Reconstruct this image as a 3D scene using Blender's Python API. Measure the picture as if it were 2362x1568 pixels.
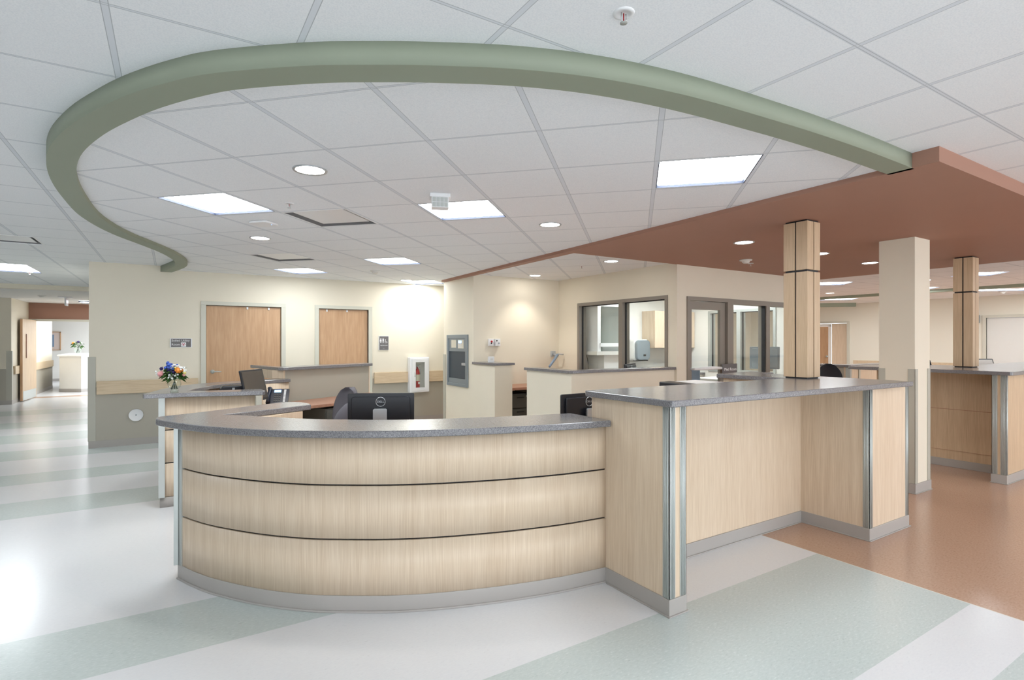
import bpy, bmesh, math, random
from mathutils import Vector, Matrix
random.seed(7)
R = math.radians
scn = bpy.context.scene
for o in list(bpy.data.objects): bpy.data.objects.remove(o)
C = scn.collection

# ------------------------------------------------------------------ camera, world, exposure
# Plan axes follow the building: +Y runs away along the corridor, +X to the right along the counters.
EYE = 1.53
cam_d = bpy.data.cameras.new('camera')
cam_d.sensor_width = 36.0
cam_d.lens = 36.0 * 1255 / 2362
cam_d.shift_y = 3.0 / 2362
cam_d.clip_end = 200
cam = bpy.data.objects.new('camera', cam_d); C.objects.link(cam)
cam.location = (0, 0, EYE)
cam.rotation_euler = (R(90), 0, -R(32.1))
scn.camera = cam

w = bpy.data.worlds.new('world'); scn.world = w
w.use_nodes = True
w.node_tree.nodes['Background'].inputs[0].default_value = (0.86, 0.93, 1.0, 1)
w.node_tree.nodes['Background'].inputs[1].default_value = 2.4
scn.view_settings.view_transform = 'Standard'
scn.view_settings.look = 'None'
scn.view_settings.gamma = 1
scn.view_settings.use_curve_mapping = False
scn.view_settings.exposure = 0.78
PANEL = 13.0      # emission of the troffer lenses
CAN = 16.0        # emission of the downlight lenses

# ------------------------------------------------------------------ materials
def lin(c):
    c = c / 255.0
    return c / 12.92 if c <= 0.04045 else ((c + 0.055) / 1.055) ** 2.4
def rgb(r, g, b): return (lin(r), lin(g), lin(b), 1)
class NT:
    def __init__(s, name):
        s.m = bpy.data.materials.new(name); s.m.use_nodes = True
        s.t = s.m.node_tree; s.n = s.t.nodes
        s.b = s.n['Principled BSDF']
    def add(s, k, **kw):
        x = s.n.new(k)
        for a, v in kw.items(): setattr(x, a, v)
        return x
    def link(s, a, b): s.t.links.new(a, b)
    def math(s, op, a, b=None, clamp=False):
        x = s.add('ShaderNodeMath', operation=op); x.use_clamp = clamp
        for i, v in enumerate((a, b)):
            if v is None: continue
            if isinstance(v, (int, float)): x.inputs[i].default_value = v
            else: s.link(v, x.inputs[i])
        return x.outputs[0]
    def mix(s, f, a, b):
        x = s.add('ShaderNodeMix', data_type='RGBA')
        for i, v in ((0, f), (6, a), (7, b)):
            if isinstance(v, (int, float, tuple)): x.inputs[i].default_value = v
            else: s.link(v, x.inputs[i])
        return x.outputs[2]
    def coords(s, scale=None, rot=None):
        tc = s.add('ShaderNodeTexCoord')
        if scale is None and rot is None: return tc.outputs['Object']
        mp = s.add('ShaderNodeMapping')
        if scale: mp.inputs['Scale'].default_value = scale
        if rot: mp.inputs['Rotation'].default_value = rot
        s.link(tc.outputs['Object'], mp.inputs[0]); return mp.outputs[0]
    def world(s):
        g = s.add('ShaderNodeNewGeometry'); return g.outputs['Position']
    def noise(s, vec, scale, detail=3, rough=0.5):
        x = s.add('ShaderNodeTexNoise'); x.inputs['Scale'].default_value = scale
        x.inputs['Detail'].default_value = detail; x.inputs['Roughness'].default_value = rough
        s.link(vec, x.inputs['Vector']); return x.outputs[0]
    def ramp(s, fac, stops):
        x = s.add('ShaderNodeValToRGB'); e = x.color_ramp.elements
        while len(e) < len(stops): e.new(0.5)
        for i, (p, c) in enumerate(stops): e[i].position = p; e[i].color = c
        s.link(fac, x.inputs[0]); return x.outputs[0]
    def bump(s, h, strength, dist=0.01):
        x = s.add('ShaderNodeBump'); x.inputs['Strength'].default_value = strength
        x.inputs['Distance'].default_value = dist; s.link(h, x.inputs['Height'])
        s.link(x.outputs[0], s.b.inputs['Normal'])
def plain(name, col, rough=0.5, metal=0.0, spec=0.5, emit=0, var=0.0):
    s = NT(name); b = s.b
    b.inputs['Base Color'].default_value = col
    b.inputs['Roughness'].default_value = rough
    b.inputs['Metallic'].default_value = metal
    b.inputs['Specular IOR Level'].default_value = spec
    if var:
        n = s.noise(s.world(), 3.0, 4)
        d = tuple(c * (1 - var) for c in col[:3]) + (1,)
        s.link(s.ramp(n, [(0.3, d), (0.7, col)]), b.inputs['Base Color'])
    if emit:
        b.inputs['Emission Color'].default_value = col; b.inputs['Emission Strength'].default_value = emit
    return s.m
def wood(name, c1, c2, scale=(38, 38, 1.6), rough=0.38, figure=True):
    s = NT(name); v = s.coords(scale)
    n = s.noise(v, 1.0, 5, 0.6)
    n2 = s.noise(s.coords((scale[0] * 5, scale[1] * 5, scale[2] * 3)), 1.0, 2)
    wv = s.add('ShaderNodeTexWave', wave_type='RINGS'); wv.inputs['Scale'].default_value = 0.09
    wv.inputs['Distortion'].default_value = 7; wv.inputs['Detail'].default_value = 2
    wv.inputs['Detail Scale'].default_value = 0.4
    s.link(v, wv.inputs[0])
    f = s.math('ADD', s.math('MULTIPLY', n, 0.40), s.math('MULTIPLY', n2, 0.52))
    if figure: f = s.math('ADD', f, s.math('MULTIPLY', wv.outputs[0] if 'Fac' not in wv.outputs else wv.outputs['Fac'], 0.05))
    s.link(s.ramp(f, [(0.3, c2), (0.62, c1)]), s.b.inputs['Base Color'])
    s.b.inputs['Roughness'].default_value = rough
    s.b.inputs['Specular IOR Level'].default_value = 0.35
    return s.m
def granite(name):
    s = NT(name); p = s.world()
    n = s.noise(p, 330, 2, 0.7); n2 = s.noise(p, 120, 2)
    f = s.math('ADD', s.math('MULTIPLY', n, 0.75), s.math('MULTIPLY', n2, 0.25))
    s.link(s.ramp(f, [(0.40, rgb(92, 90, 94)), (0.50, rgb(121, 119, 121)), (0.60, rgb(152, 149, 149))]), s.b.inputs['Base Color'])
    s.b.inputs['Roughness'].default_value = 0.2
    s.b.inputs['Specular IOR Level'].default_value = 0.55
    return s.m
def tiles(name, rot, u0, du, uw, v0, dv, vw, extra_u=None):
    """suspended ceiling: white tiles with grid bars; u across (bar width uw), v the other way"""
    s = NT(name); p = s.world()
    sep = s.add('ShaderNodeSeparateXYZ'); s.link(p, sep.inputs[0])
    x, y = sep.outputs[0], sep.outputs[1]
    c, sn = math.cos(rot), math.sin(rot)
    u = s.math('ADD', s.math('MULTIPLY', x, c), s.math('MULTIPLY', y, sn))
    v = s.math('ADD', s.math('MULTIPLY', x, -sn), s.math('MULTIPLY', y, c))
    def dist(q, q0, dq):
        a = s.math('DIVIDE', s.math('SUBTRACT', q, q0), dq)
        f = s.math('FRACT', s.math('ADD', a, 100.5))
        return s.math('MULTIPLY', s.math('ABSOLUTE', s.math('SUBTRACT', f, 0.5)), dq)
    a, b = dist(u, u0, du), dist(v, v0, dv)
    bar = s.math('MAXIMUM', s.math('LESS_THAN', a, uw / 2), s.math('LESS_THAN', b, vw / 2))
    e1 = s.math('LESS_THAN', s.math('ABSOLUTE', s.math('SUBTRACT', a, uw / 2 + 0.0015)), 0.0015)
    e2 = s.math('LESS_THAN', s.math('ABSOLUTE', s.math('SUBTRACT', b, vw / 2 + 0.0015)), 0.0015)
    edge = s.math('MAXIMUM', e1, e2)
    if extra_u is not None:
        a2 = s.math('ABSOLUTE', s.math('SUBTRACT', v, extra_u))
        bar = s.math('MAXIMUM', bar, s.math('LESS_THAN', a2, 0.012))
    n = s.noise(p, 160, 2)
    t = s.ramp(n, [(0.35, rgb(236, 238, 240)), (0.6, rgb(244, 245, 246))])
    c1 = s.mix(bar, t, rgb(224, 227, 231)); c2 = s.mix(edge, c1, rgb(188, 191, 194))
    s.link(c2, s.b.inputs['Base Color'])
    s.b.inputs['Roughness'].default_value = 0.85
    s.b.inputs['Specular IOR Level'].default_value = 0.2
    h = s.math('ADD', s.math('MULTIPLY', n, 0.1), s.math('MULTIPLY', bar, 0.6))
    s.bump(h, 0.25, 0.004)
    return s.m
def floor_mat():
    s = NT('sheet_vinyl_floor'); p = s.world()
    sep = s.add('ShaderNodeSeparateXYZ'); s.link(p, sep.inputs[0])
    x, y = sep.outputs[0], sep.outputs[1]
    st = None
    for a, b in ((-0.9, -0.2), (0.28, 0.93), (1.265, 2.155), (3.12, 3.70), (6.25, 6.88), (7.70, 8.30), (9.30, 10.1), (10.85, 11.8), (12.7, 13.6), (14.9, 15.9)):
        q = s.math('MULTIPLY', s.math('GREATER_THAN', y, a), s.math('LESS_THAN', y, b))
        st = q if st is None else s.math('ADD', st, q)
    n = s.noise(p, 9, 3)
    white = s.ramp(n, [(0.3, rgb(222, 222, 224)), (0.7, rgb(230, 230, 231))])
    mp = s.add('ShaderNodeMapping'); mp.inputs['Scale'].default_value = (38, 110, 1); mp.inputs['Rotation'].default_value = (0, 0, 0.5)
    s.link(p, mp.inputs[0])
    fl = s.noise(mp.outputs[0], 1.0, 3, 0.7)
    green = s.ramp(fl, [(0.27, rgb(165, 176, 172)), (0.34, rgb(196, 205, 202)), (0.6, rgb(205, 213, 210)), (0.72, rgb(222, 227, 225))])
    whitef = s.ramp(fl, [(0.26, rgb(208, 208, 208)), (0.34, rgb(226, 226, 228)), (0.7, rgb(231, 231, 232))])
    rust = s.ramp(fl, [(0.27, rgb(164, 128, 106)), (0.4, rgb(186, 150, 127)), (0.72, rgb(198, 165, 143))])
    c = s.mix(st, whitef, green)
    rx = s.math('GREATER_THAN', x, 3.955)
    cor = s.math('MULTIPLY', s.math('GREATER_THAN', y, 19.2), s.math('LESS_THAN', y, 19.65))
    rx = s.math('MAXIMUM', rx, s.math('MULTIPLY', cor, s.math('LESS_THAN', x, 0)))
    c = s.mix(rx, c, rust)
    ln = s.math('LESS_THAN', s.math('ABSOLUTE', s.math('SUBTRACT', x, 3.95)), 0.004)
    c = s.mix(ln, c, rgb(228, 224, 214))
    s.link(c, s.b.inputs['Base Color'])
    s.b.inputs['Roughness'].default_value = 0.23
    s.b.inputs['Specular IOR Level'].default_value = 0.5
    wv = s.noise(p, 5, 2); s.bump(wv, 0.05, 0.01)
    return s.m
def glass_mat(name='clear_glass', tint=(0.97, 0.985, 0.975, 1), k=0.12):
    s = NT(name); s.n.remove(s.b)
    out = s.n['Material Output']
    tr = s.add('ShaderNodeBsdfTransparent'); tr.inputs[0].default_value = tint
    gl = s.add('ShaderNodeBsdfGlossy'); gl.inputs['Roughness'].default_value = 0.02
    lw = s.add('ShaderNodeLayerWeight'); lw.inputs[0].default_value = 0.5
    f = s.math('ADD', s.math('MULTIPLY', s.math('POWER', lw.outputs['Facing'], 4.0), 0.7), k * 0.3, True)
    mx = s.add('ShaderNodeMixShader'); s.link(f, mx.inputs[0]); s.link(tr.outputs[0], mx.inputs[1]); s.link(gl.outputs[0], mx.inputs[2])
    s.link(mx.outputs[0], out.inputs[0])
    return s.m

M = {}
M['floor'] = floor_mat()
M['ceil_out'] = tiles('grid_ceiling_outer', 0, -0.19, 0.609, 0.020, 1.07, 0.609, 0.010, extra_u=1.07)
M['ceil_in'] = tiles('grid_ceiling_inner', R(45), 2.765, 0.625, 0.010, 1.10, 0.609, 0.024)
M['ceil_flat'] = plain('gypsum_ceiling', rgb(228, 226, 222), 0.8, spec=0.2)
M['cream'] = plain('cream_wall_paint', rgb(232, 223, 204), 0.6, spec=0.3, var=0.02)
M['cream3'] = plain('light_cream_paint', rgb(233, 228, 213), 0.6, spec=0.3)
M['cream2'] = plain('pale_wall_paint', rgb(232, 229, 222), 0.6, spec=0.3, var=0.02)
M['greige'] = plain('greige_wainscot', rgb(178, 172, 158), 0.5, spec=0.3, var=0.02)
M['guard'] = plain('corner_guard_vinyl', rgb(184, 181, 167), 0.4)
M['base'] = plain('rubber_cove_base', rgb(172, 166, 160), 0.4, spec=0.4)
M['rust'] = plain('rust_paint', rgb(170, 129, 111), 0.6, spec=0.3, var=0.02)
M['green'] = plain('sage_green_paint', rgb(151, 158, 139), 0.55, spec=0.3, var=0.02)
M['wood'] = wood('ash_laminate', rgb(227, 207, 182), rgb(207, 183, 155))
M['wood_d'] = wood('maple_door_veneer', rgb(204, 166, 130), rgb(184, 145, 109), (9, 9, 1.2), 0.42)
M['wood_h'] = wood('maple_rail', rgb(222, 201, 170), rgb(202, 178, 145), (1.3, 30, 30), 0.45)
M['wood_c'] = wood('maple_column_cladding', rgb(214, 188, 156), rgb(194, 166, 133), (22, 22, 1.6))
M['desk'] = wood('cherry_laminate', rgb(182, 136, 112), rgb(158, 112, 88), (2, 26, 26), 0.35)
M['granite'] = granite('speckled_solid_surface')
M['black'] = plain('black_reveal', rgb(30, 29, 32), 0.5)
M['metal'] = plain('brushed_aluminium', rgb(188, 192, 188), 0.42, 0.5)
M['steel'] = plain('dispenser_grey_metal', rgb(138, 148, 154), 0.4, 0.4)
M['bronze'] = plain('painted_frame_taupe', rgb(140, 132, 122), 0.4)
M['frame'] = plain('door_frame_paint', rgb(206, 203, 188), 0.45)
M['white'] = plain('white_plastic', rgb(236, 236, 236), 0.4)
M['offwhite'] = plain('off_white_plastic', rgb(222, 220, 214), 0.4)
M['dark'] = plain('black_plastic', rgb(30, 32, 38), 0.32)
M['darkgap'] = plain('fixture_recess', rgb(38, 44, 62), 0.6)
M['darkcab'] = plain('dark_file_cabinet', rgb(78, 76, 70), 0.45)
M['silver'] = plain('silver_plastic', rgb(188, 192, 196), 0.3, 0.5)
M['chair'] = plain('grey_upholstery', rgb(104, 101, 108), 0.8, var=0.1)
M['chairb'] = plain('black_upholstery', rgb(48, 48, 54), 0.8, var=0.1)
M['screen'] = plain('unlit_screen', rgb(74, 66, 60), 0.15)
M['lcd'] = plain('lit_phone_display', rgb(140, 190, 255), 0.3, emit=1.5)
M['blue'] = plain('blue_grey_plastic', rgb(128, 148, 172), 0.4)
M['phone'] = plain('phone_navy_black', rgb(28, 34, 50), 0.3)
M['signgrey'] = plain('sign_grey', rgb(108, 104, 104), 0.5)
M['text'] = plain('sign_white', rgb(240, 240, 240), 0.5)
M['red'] = plain('extinguisher_red', rgb(172, 28, 36), 0.3)
M['pink'] = plain('biohazard_red', rgb(190, 60, 84), 0.5)
M['label'] = plain('printed_label', rgb(214, 208, 190), 0.5)
M['blackmark'] = plain('black_marking', rgb(26, 26, 28), 0.5)
M['lens'] = plain('troffer_lens', (0.90, 0.96, 1, 1), 0.5, emit=PANEL)
M['can'] = plain('downlight_lens', (1, 0.97, 0.92, 1), 0.5, emit=CAN)
M['leaf'] = plain('leaf_green', rgb(72, 112, 48), 0.6)
M['leafd'] = plain('dark_leaf_green', rgb(40, 66, 44), 0.6)
M['fblue'] = plain('delphinium_blue', rgb(74, 104, 190), 0.7)
M['fpurple'] = plain('deep_purple_petal', rgb(46, 30, 84), 0.7)
M['fpink'] = plain('pink_petal', rgb(226, 158, 158), 0.7)
M['forange'] = plain('orange_petal', rgb(240, 150, 62), 0.7)
M['fwhite'] = plain('white_petal', rgb(236, 238, 236), 0.7)
M['fyellow'] = plain('pale_yellow_petal', rgb(214, 200, 120), 0.7)
M['glass'] = glass_mat()
M['vase'] = glass_mat('vase_glass', (0.97, 0.99, 0.975, 1), 0.15)
M['hoodglass'] = plain('hood_sash_glass', rgb(150, 162, 150), 0.1)
M['picture'] = plain('picture_mat', rgb(214, 196, 186), 0.5)

# ------------------------------------------------------------------ mesh helpers
class MB:
    def __init__(s): s.v = []; s.f = []; s.sm = []
    def add(s, vs, fs, smooth=False):
        k = len(s.v); s.v += [tuple(q) for q in vs]
        for f in fs: s.f.append([k + i for i in f]); s.sm.append(smooth)
        return s
    def box(s, x0, x1, y0, y1, z0, z1):
        return s.prism([(x0, y0), (x1, y0), (x1, y1), (x0, y1)], z0, z1)
    def prism(s, poly, z0, z1, smooth=False):
        a = sum(poly[i][0] * poly[(i + 1) % len(poly)][1] - poly[(i + 1) % len(poly)][0] * poly[i][1] for i in range(len(poly)))
        if a < 0: poly = poly[::-1]
        n = len(poly)
        vs = [(x, y, z0) for x, y in poly] + [(x, y, z1) for x, y in poly]
        k = len(s.v); s.v += vs
        s.f.append([k + i for i in range(n)][::-1]); s.sm.append(False)
        s.f.append([k + n + i for i in range(n)]); s.sm.append(False)
        for i in range(n):
            j = (i + 1) % n
            s.f.append([k + i, k + j, k + n + j, k + n + i]); s.sm.append(smooth)
        return s
    def ring_y(s, x0, x1, z0, z1, tl, tr, tb, tt, y0, y1):
        """rectangular frame in the XZ plane as one clean solid"""
        o = [(x0, z0), (x1, z0), (x1, z1), (x0, z1)]; i = [(x0 + tl, z0 + tb), (x1 - tr, z0 + tb), (x1 - tr, z1 - tt), (x0 + tl, z1 - tt)]
        vs = [(x, y0, z) for x, z in o + i] + [(x, y1, z) for x, z in o + i]; fs = []
        for k in range(4):
            j = (k + 1) % 4
            fs += [(k, j, 4 + j, 4 + k), (8 + j, 8 + k, 12 + k, 12 + j), (j, k, 8 + k, 8 + j), (4 + k, 4 + j, 12 + j, 12 + k)]
        return s.add(vs, fs)
    def ring_x(s, X0, X1, y0, y1, z0, z1, t0, t1, tb, tt):
        m = MB().ring_y(y0, y1, z0, z1, t0, t1, tb, tt, -X1, -X0)
        return s.add([(-b, a, c) for a, b, c in m.v], m.f)
    def strip(s, path, off0, off1, z0, z1, smooth=True):
        """solid wall following an open plan path, between two lateral offsets"""
        a, b = offset(path, off0), offset(path, off1)
        n = len(path); k = len(s.v)
        for z in (z0, z1):
            s.v += [(x, y, z) for x, y in a]; s.v += [(x, y, z) for x, y in b]
        A0, B0, A1, B1 = k, k + n, k + 2 * n, k + 3 * n
        for i in range(n - 1):
            for q in ([A0 + i, A0 + i + 1, A1 + i + 1, A1 + i], [B0 + i + 1, B0 + i, B1 + i, B1 + i + 1]):
                s.f.append(q); s.sm.append(smooth)
            for q in ([A1 + i, A1 + i + 1, B1 + i + 1, B1 + i], [A0 + i + 1, A0 + i, B0 + i, B0 + i + 1]):
                s.f.append(q); s.sm.append(False)
        s.f.append([A0, A1, B1, B0]); s.sm.append(False)
        s.f.append([A0 + n - 1, B0 + n - 1, B1 + n - 1, A1 + n - 1]); s.sm.append(False)
        return s
    def lathe(s, prof, c=(0, 0, 0), n=24, cap=True):
        k = len(s.v)
        for r, z in prof:
            for i in range(n):
                a = 2 * math.pi * i / n
                s.v.append((c[0] + r * math.cos(a), c[1] + r * math.sin(a), c[2] + z))
        for j in range(len(prof) - 1):
            for i in range(n):
                i2 = (i + 1) % n
                s.f.append([k + j * n + i, k + j * n + i2, k + (j + 1) * n + i2, k + (j + 1) * n + i]); s.sm.append(True)
        if cap:
            s.f.append([k + i for i in range(n)][::-1]); s.sm.append(False)
            m = k + (len(prof) - 1) * n; s.f.append([m + i for i in range(n)]); s.sm.append(False)
        return s
    def tube(s, pts, r, n=10):
        pts = [Vector(p) for p in pts]; k = len(s.v)
        for i, p in enumerate(pts):
            d = (pts[min(i + 1, len(pts) - 1)] - pts[max(i - 1, 0)]).normalized()
            u = d.cross(Vector((0, 0, 1)))
            if u.length < 1e-3: u = Vector((1, 0, 0))
            u.normalize(); v = d.cross(u)
            rr = r[i] if isinstance(r, (list, tuple)) else r
            for j in range(n):
                a = 2 * math.pi * j / n
                s.v.append(tuple(p + u * rr * math.cos(a) + v * rr * math.sin(a)))
        for i in range(len(pts) - 1):
            for j in range(n):
                j2 = (j + 1) % n
                s.f.append([k + i * n + j, k + i * n + j2, k + (i + 1) * n + j2, k + (i + 1) * n + j]); s.sm.append(True)
        s.f.append([k + j for j in range(n)][::-1]); s.sm.append(False)
        m = k + (len(pts) - 1) * n; s.f.append([m + j for j in range(n)]); s.sm.append(False)
        return s
    def rbox(s, w, h, t, r, y0=0.0, z0=0.0, n=5, x0=0.0):
        """rounded rectangle in the XZ plane, thickness t along +y, centred on x0, bottom z0"""
        pts = []
        for cx, cz, a0 in ((w / 2 - r, r, -90), (w / 2 - r, h - r, 0), (-w / 2 + r, h - r, 90), (-w / 2 + r, r, 180)):
            for i in range(n + 1):
                a = R(a0 + 90 * i / n); pts.append((x0 + cx + r * math.cos(a), z0 + cz + r * math.sin(a)))
        m = len(pts); k = len(s.v)
        s.v += [(x, y0, z) for x, z in pts] + [(x, y0 + t, z) for x, z in pts]
        s.f.append([k + i for i in range(m)]); s.sm.append(False)
        s.f.append([k + m + i for i in range(m)][::-1]); s.sm.append(False)
        for i in range(m):
            j = (i + 1) % m
            s.f.append([k + j, k + i, k + m + i, k + m + j]); s.sm.append(True)
        return s
    def ball(s, c, r, n=8, sq=1.0):
        prof = [(max(1e-4, r * math.sin(math.pi * i / n)), -r * sq * math.cos(math.pi * i / n)) for i in range(n + 1)]
        return s.lathe(prof, c, n + 2, cap=False)
    def xf(s, mat):
        s.v = [tuple(mat @ Vector(q)) for q in s.v]; return s
def offset(path, d):
    out = []
    n = len(path)
    for i in range(n):
        a = Vector(path[max(i - 1, 0)]); b = Vector(path[min(i + 1, n - 1)])
        t = (b - a).normalized(); nrm = Vector((t.y, -t.x))       # right-hand side
        p = Vector(path[i]) + nrm * d; out.append((p.x, p.y))
    return out
def smooth_path(pts, k=6):
    out = []
    P = [Vector(p) for p in pts]; P = [2 * P[0] - P[1]] + P + [2 * P[-1] - P[-2]]
    for i in range(1, len(P) - 2):
        for j in range(k):
            t = j / k; a, b, c, d = P[i - 1:i + 3]
            q = 0.5 * ((2 * b) + (c - a) * t + (2 * a - 5 * b + 4 * c - d) * t * t + (3 * b - a - 3 * c + d) * t ** 3)
            out.append((q.x, q.y))
    out.append(tuple(P[-2])); return out
def wloc(o):
    v = Vector((0, 0, 0))
    while o is not None: v += o.location; o = o.parent
    return v
def obj(name, mb, mat, parent=None, origin=None, bevel=0, local=False, seg=2):
    """links the collected shape as ONE mesh object; shapes are in plan coordinates unless local"""
    off = Vector((0, 0, 0))
    if parent is not None and not local: off = wloc(parent)
    if origin is not None: off = Vector(origin)
    me = bpy.data.meshes.new(name)
    me.from_pydata([(x - off.x, y - off.y, z - off.z) for x, y, z in mb.v], [], mb.f)
    me.polygons.foreach_set('use_smooth', mb.sm)
    me.materials.append(mat); me.update()
    o = bpy.data.objects.new(name, me); C.objects.link(o)
    if parent is not None: o.parent = parent
    elif origin is not None: o.location = origin
    if bevel:
        b = o.modifiers.new('bevel', 'BEVEL'); b.width = bevel; b.segments = seg; b.limit_method = 'ANGLE'; b.angle_limit = R(50)
        b.harden_normals = False
    return o
def tag(o, label=None, cat=None, group=None, kind=None):
    if label: o['label'] = label
    if cat: o['category'] = cat
    if group: o['group'] = group
    if kind: o['kind'] = kind
    return o
def thing(name, label, cat, loc=(0, 0, 0), rotz=0, group=None):
    o = bpy.data.objects.new(name, None); C.objects.link(o); o.empty_display_size = 0.1
    o.location = loc; o.rotation_euler = (0, 0, rotz)
    return tag(o, label, cat, group)
def frame_empty(name, loc=(0, 0, 0), label=None):
    o = bpy.data.objects.new(name, None); C.objects.link(o); o.location = loc; o['kind'] = 'structure'
    if label: o['label'] = label
    return o
def struct(name, mb, mat, parent=None, label=None, cat=None, bevel=0):
    o = obj(name, mb, mat, parent, bevel=bevel)
    if parent is None: o['kind'] = 'structure'
    if label: o['label'] = label
    if cat and parent is None: o['category'] = cat
    return o
def dup(root, loc, rotz=0, label=None, group=None):
    r = root.copy(); C.objects.link(r); r.location = loc; r.rotation_euler = (0, 0, rotz)
    if label: r['label'] = label
    if group: r['group'] = group
    for ch in list(root.children):
        c = ch.copy(); C.objects.link(c); c.parent = r
        for g in list(ch.children):
            d = g.copy(); C.objects.link(d); d.parent = c
    return r
def cut(o, boxes):
    """cuts openings (given as MB solids) out of a wall or ceiling, leaving plain mesh"""
    for mb in boxes:
        c = obj('cutter', mb, M['white'])
        m = o.modifiers.new('cut', 'BOOLEAN'); m.operation = 'DIFFERENCE'; m.solver = 'EXACT'; m.object = c
        dg = bpy.context.evaluated_depsgraph_get(); dg.update()
        me = bpy.data.meshes.new_from_object(o.evaluated_get(dg)); o.modifiers.clear()
        old = o.data; o.data = me; me.name = old.name; bpy.data.meshes.remove(old)
        cm = c.data; bpy.data.objects.remove(c); bpy.data.meshes.remove(cm)
    return o
def text_mb(s, size, align='CENTER', depth=0.001):
    cu = bpy.data.curves.new('t', 'FONT'); cu.body = s; cu.size = size; cu.extrude = depth; cu.align_x = align; cu.align_y = 'CENTER'
    cu.resolution_u = 3
    o = bpy.data.objects.new('t', cu); C.objects.link(o)
    dg = bpy.context.evaluated_depsgraph_get(); dg.update()
    me = bpy.data.meshes.new_from_object(o.evaluated_get(dg))
    mb = MB(); mb.add([v.co[:] for v in me.vertices], [list(p.vertices) for p in me.polygons])
    bpy.data.objects.remove(o); bpy.data.curves.remove(cu); bpy.data.meshes.remove(me)
    mb.xf(Matrix.Rotation(R(90), 4, 'X'))        # stands in the XZ plane, reads from -Y
    return mb
def T(x, y, z, rz=0): return Matrix.Translation((x, y, z)) @ Matrix.Rotation(rz, 4, 'Z')
def quadbox(cx, cy, w, d, z0, z1, a):
    """rotated box in plan"""
    c, s = math.cos(a), math.sin(a)
    p = [(cx + c * u - s * v, cy + s * u + c * v) for u, v in ((-w / 2, -d / 2), (w / 2, -d / 2), (w / 2, d / 2), (-w / 2, d / 2))]
    return MB().prism(p, z0, z1)

ZO, ZI, ZS, ZR = 2.67, 2.615, 2.58, 2.605      # outer, inner, soffit and recess ceiling heights
S45 = math.sqrt(0.5)
def uv(u, v): return ((u - v) * S45, (u + v) * S45)

# ------------------------------------------------------------------ floor
struct('floor', MB().box(-8, 19, -7, 31, -0.05, 0), M['floor'], label='glossy white floor with pale green stripes and a rust coloured area')

# ------------------------------------------------------------------ ring soffit path (sage green)
ring = smooth_path([(3.84, 1.505), (3.27, 1.500), (2.84, 1.508), (2.477, 1.525), (1.906, 1.568), (1.482, 1.646), (1.144, 1.763), (.848, 1.914),
        (.637, 2.04), (.429, 2.181), (.153, 2.417), (.009, 2.587), (-.146, 2.821), (-.27, 3.056), (-.418, 3.392),
        (-.55, 3.80), (-.625, 4.2), (-.664, 4.66), (-.668, 5.17), (-.648, 5.72), (-.57, 6.236), (-.455, 6.68), (-.293, 7.12),
        (-.12, 7.62), (-.005, 8.10), (.05, 8.516), (.045, 8.9), (-.01, 9.25), (-.13, 9.785)], 5)
ringo = struct('trim_1', MB().strip(ring, 0.0, 0.14, ZS, ZO + 0.01), M['green'], label='curved sage green ceiling soffit band sweeping overhead')
ring_mid = offset(ring, 0.07)

# ------------------------------------------------------------------ ceilings
outer_lights = [(-2.12, 11.33, 0), (-1.9, 5.5, 0), (0.7, -0.9, 0), (4.3, -0.6, 0), (7.9, -0.4, 0), (-1.9, -3.4, 0), (0.7, -3.6, 0), (4.3, -3.6, 0), (7.9, -3.4, 0), (11.5, 0.4, 0)]
far_lights = [(11.1, 5.77, R(45), .6, .6), (11.65, 3.62, R(45), .6, .6), (15.25, 7.95, R(45), .6, 1.2), (15.7, 4.4, R(45), .6, 1.2), (13.7, 5.3, R(45), .6, .6), (13.5, 1.6, R(45), .6, .6), (12.0, 9.2, R(45), .6, .6), (14.0, 10.6, R(45), .6, .6), (15.6, -1.0, R(45), .6, .6), (12.6, -1.2, R(45), .6, .6)]
ceiling = struct('ceiling', MB().box(-8, 19, -7, 14.5, ZO, ZO + 0.06), M['ceil_out'], label='white suspended tile ceiling outside the green ring')
cut(ceiling, [quadbox(x, y, .585, .585 if i else 1.185, ZO - .1, ZO + .03, a) for i, (x, y, a) in enumerate(outer_lights)] +
             [quadbox(x, y, w_ - .015, d_ - .015, ZO - .1, ZO + .03, a) for x, y, a, w_, d_ in far_lights] +
             [quadbox(-1.56, 8.12, .56, .56, ZO - .1, ZO + .04, 0)])
inner = list(ring_mid) + [(0.0, 9.79), (4.7, 9.79), (4.2, 8.9), (4.13, 8.75), (3.86, 1.57)]
inner_lights = [(3.70, 3.24), (4.33, 1.405), (3.70, -0.425), (6.87, 3.235), (7.49, 5.06), (9.44, 3.82)]     # u, v of tile centres
vents = [(4.33, 2.62), (6.20, 4.45)]
ceiling_in = struct('ceiling.001', MB().prism(inner, ZI, ZO - 0.004), M['ceil_in'], label='white tile ceiling inside the green ring, set at forty five degrees')
cut(ceiling_in, [quadbox(*uv(u, v), .59, .59, ZI - .1, ZI + .0465, R(45)) for u, v in inner_lights + vents])
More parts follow.
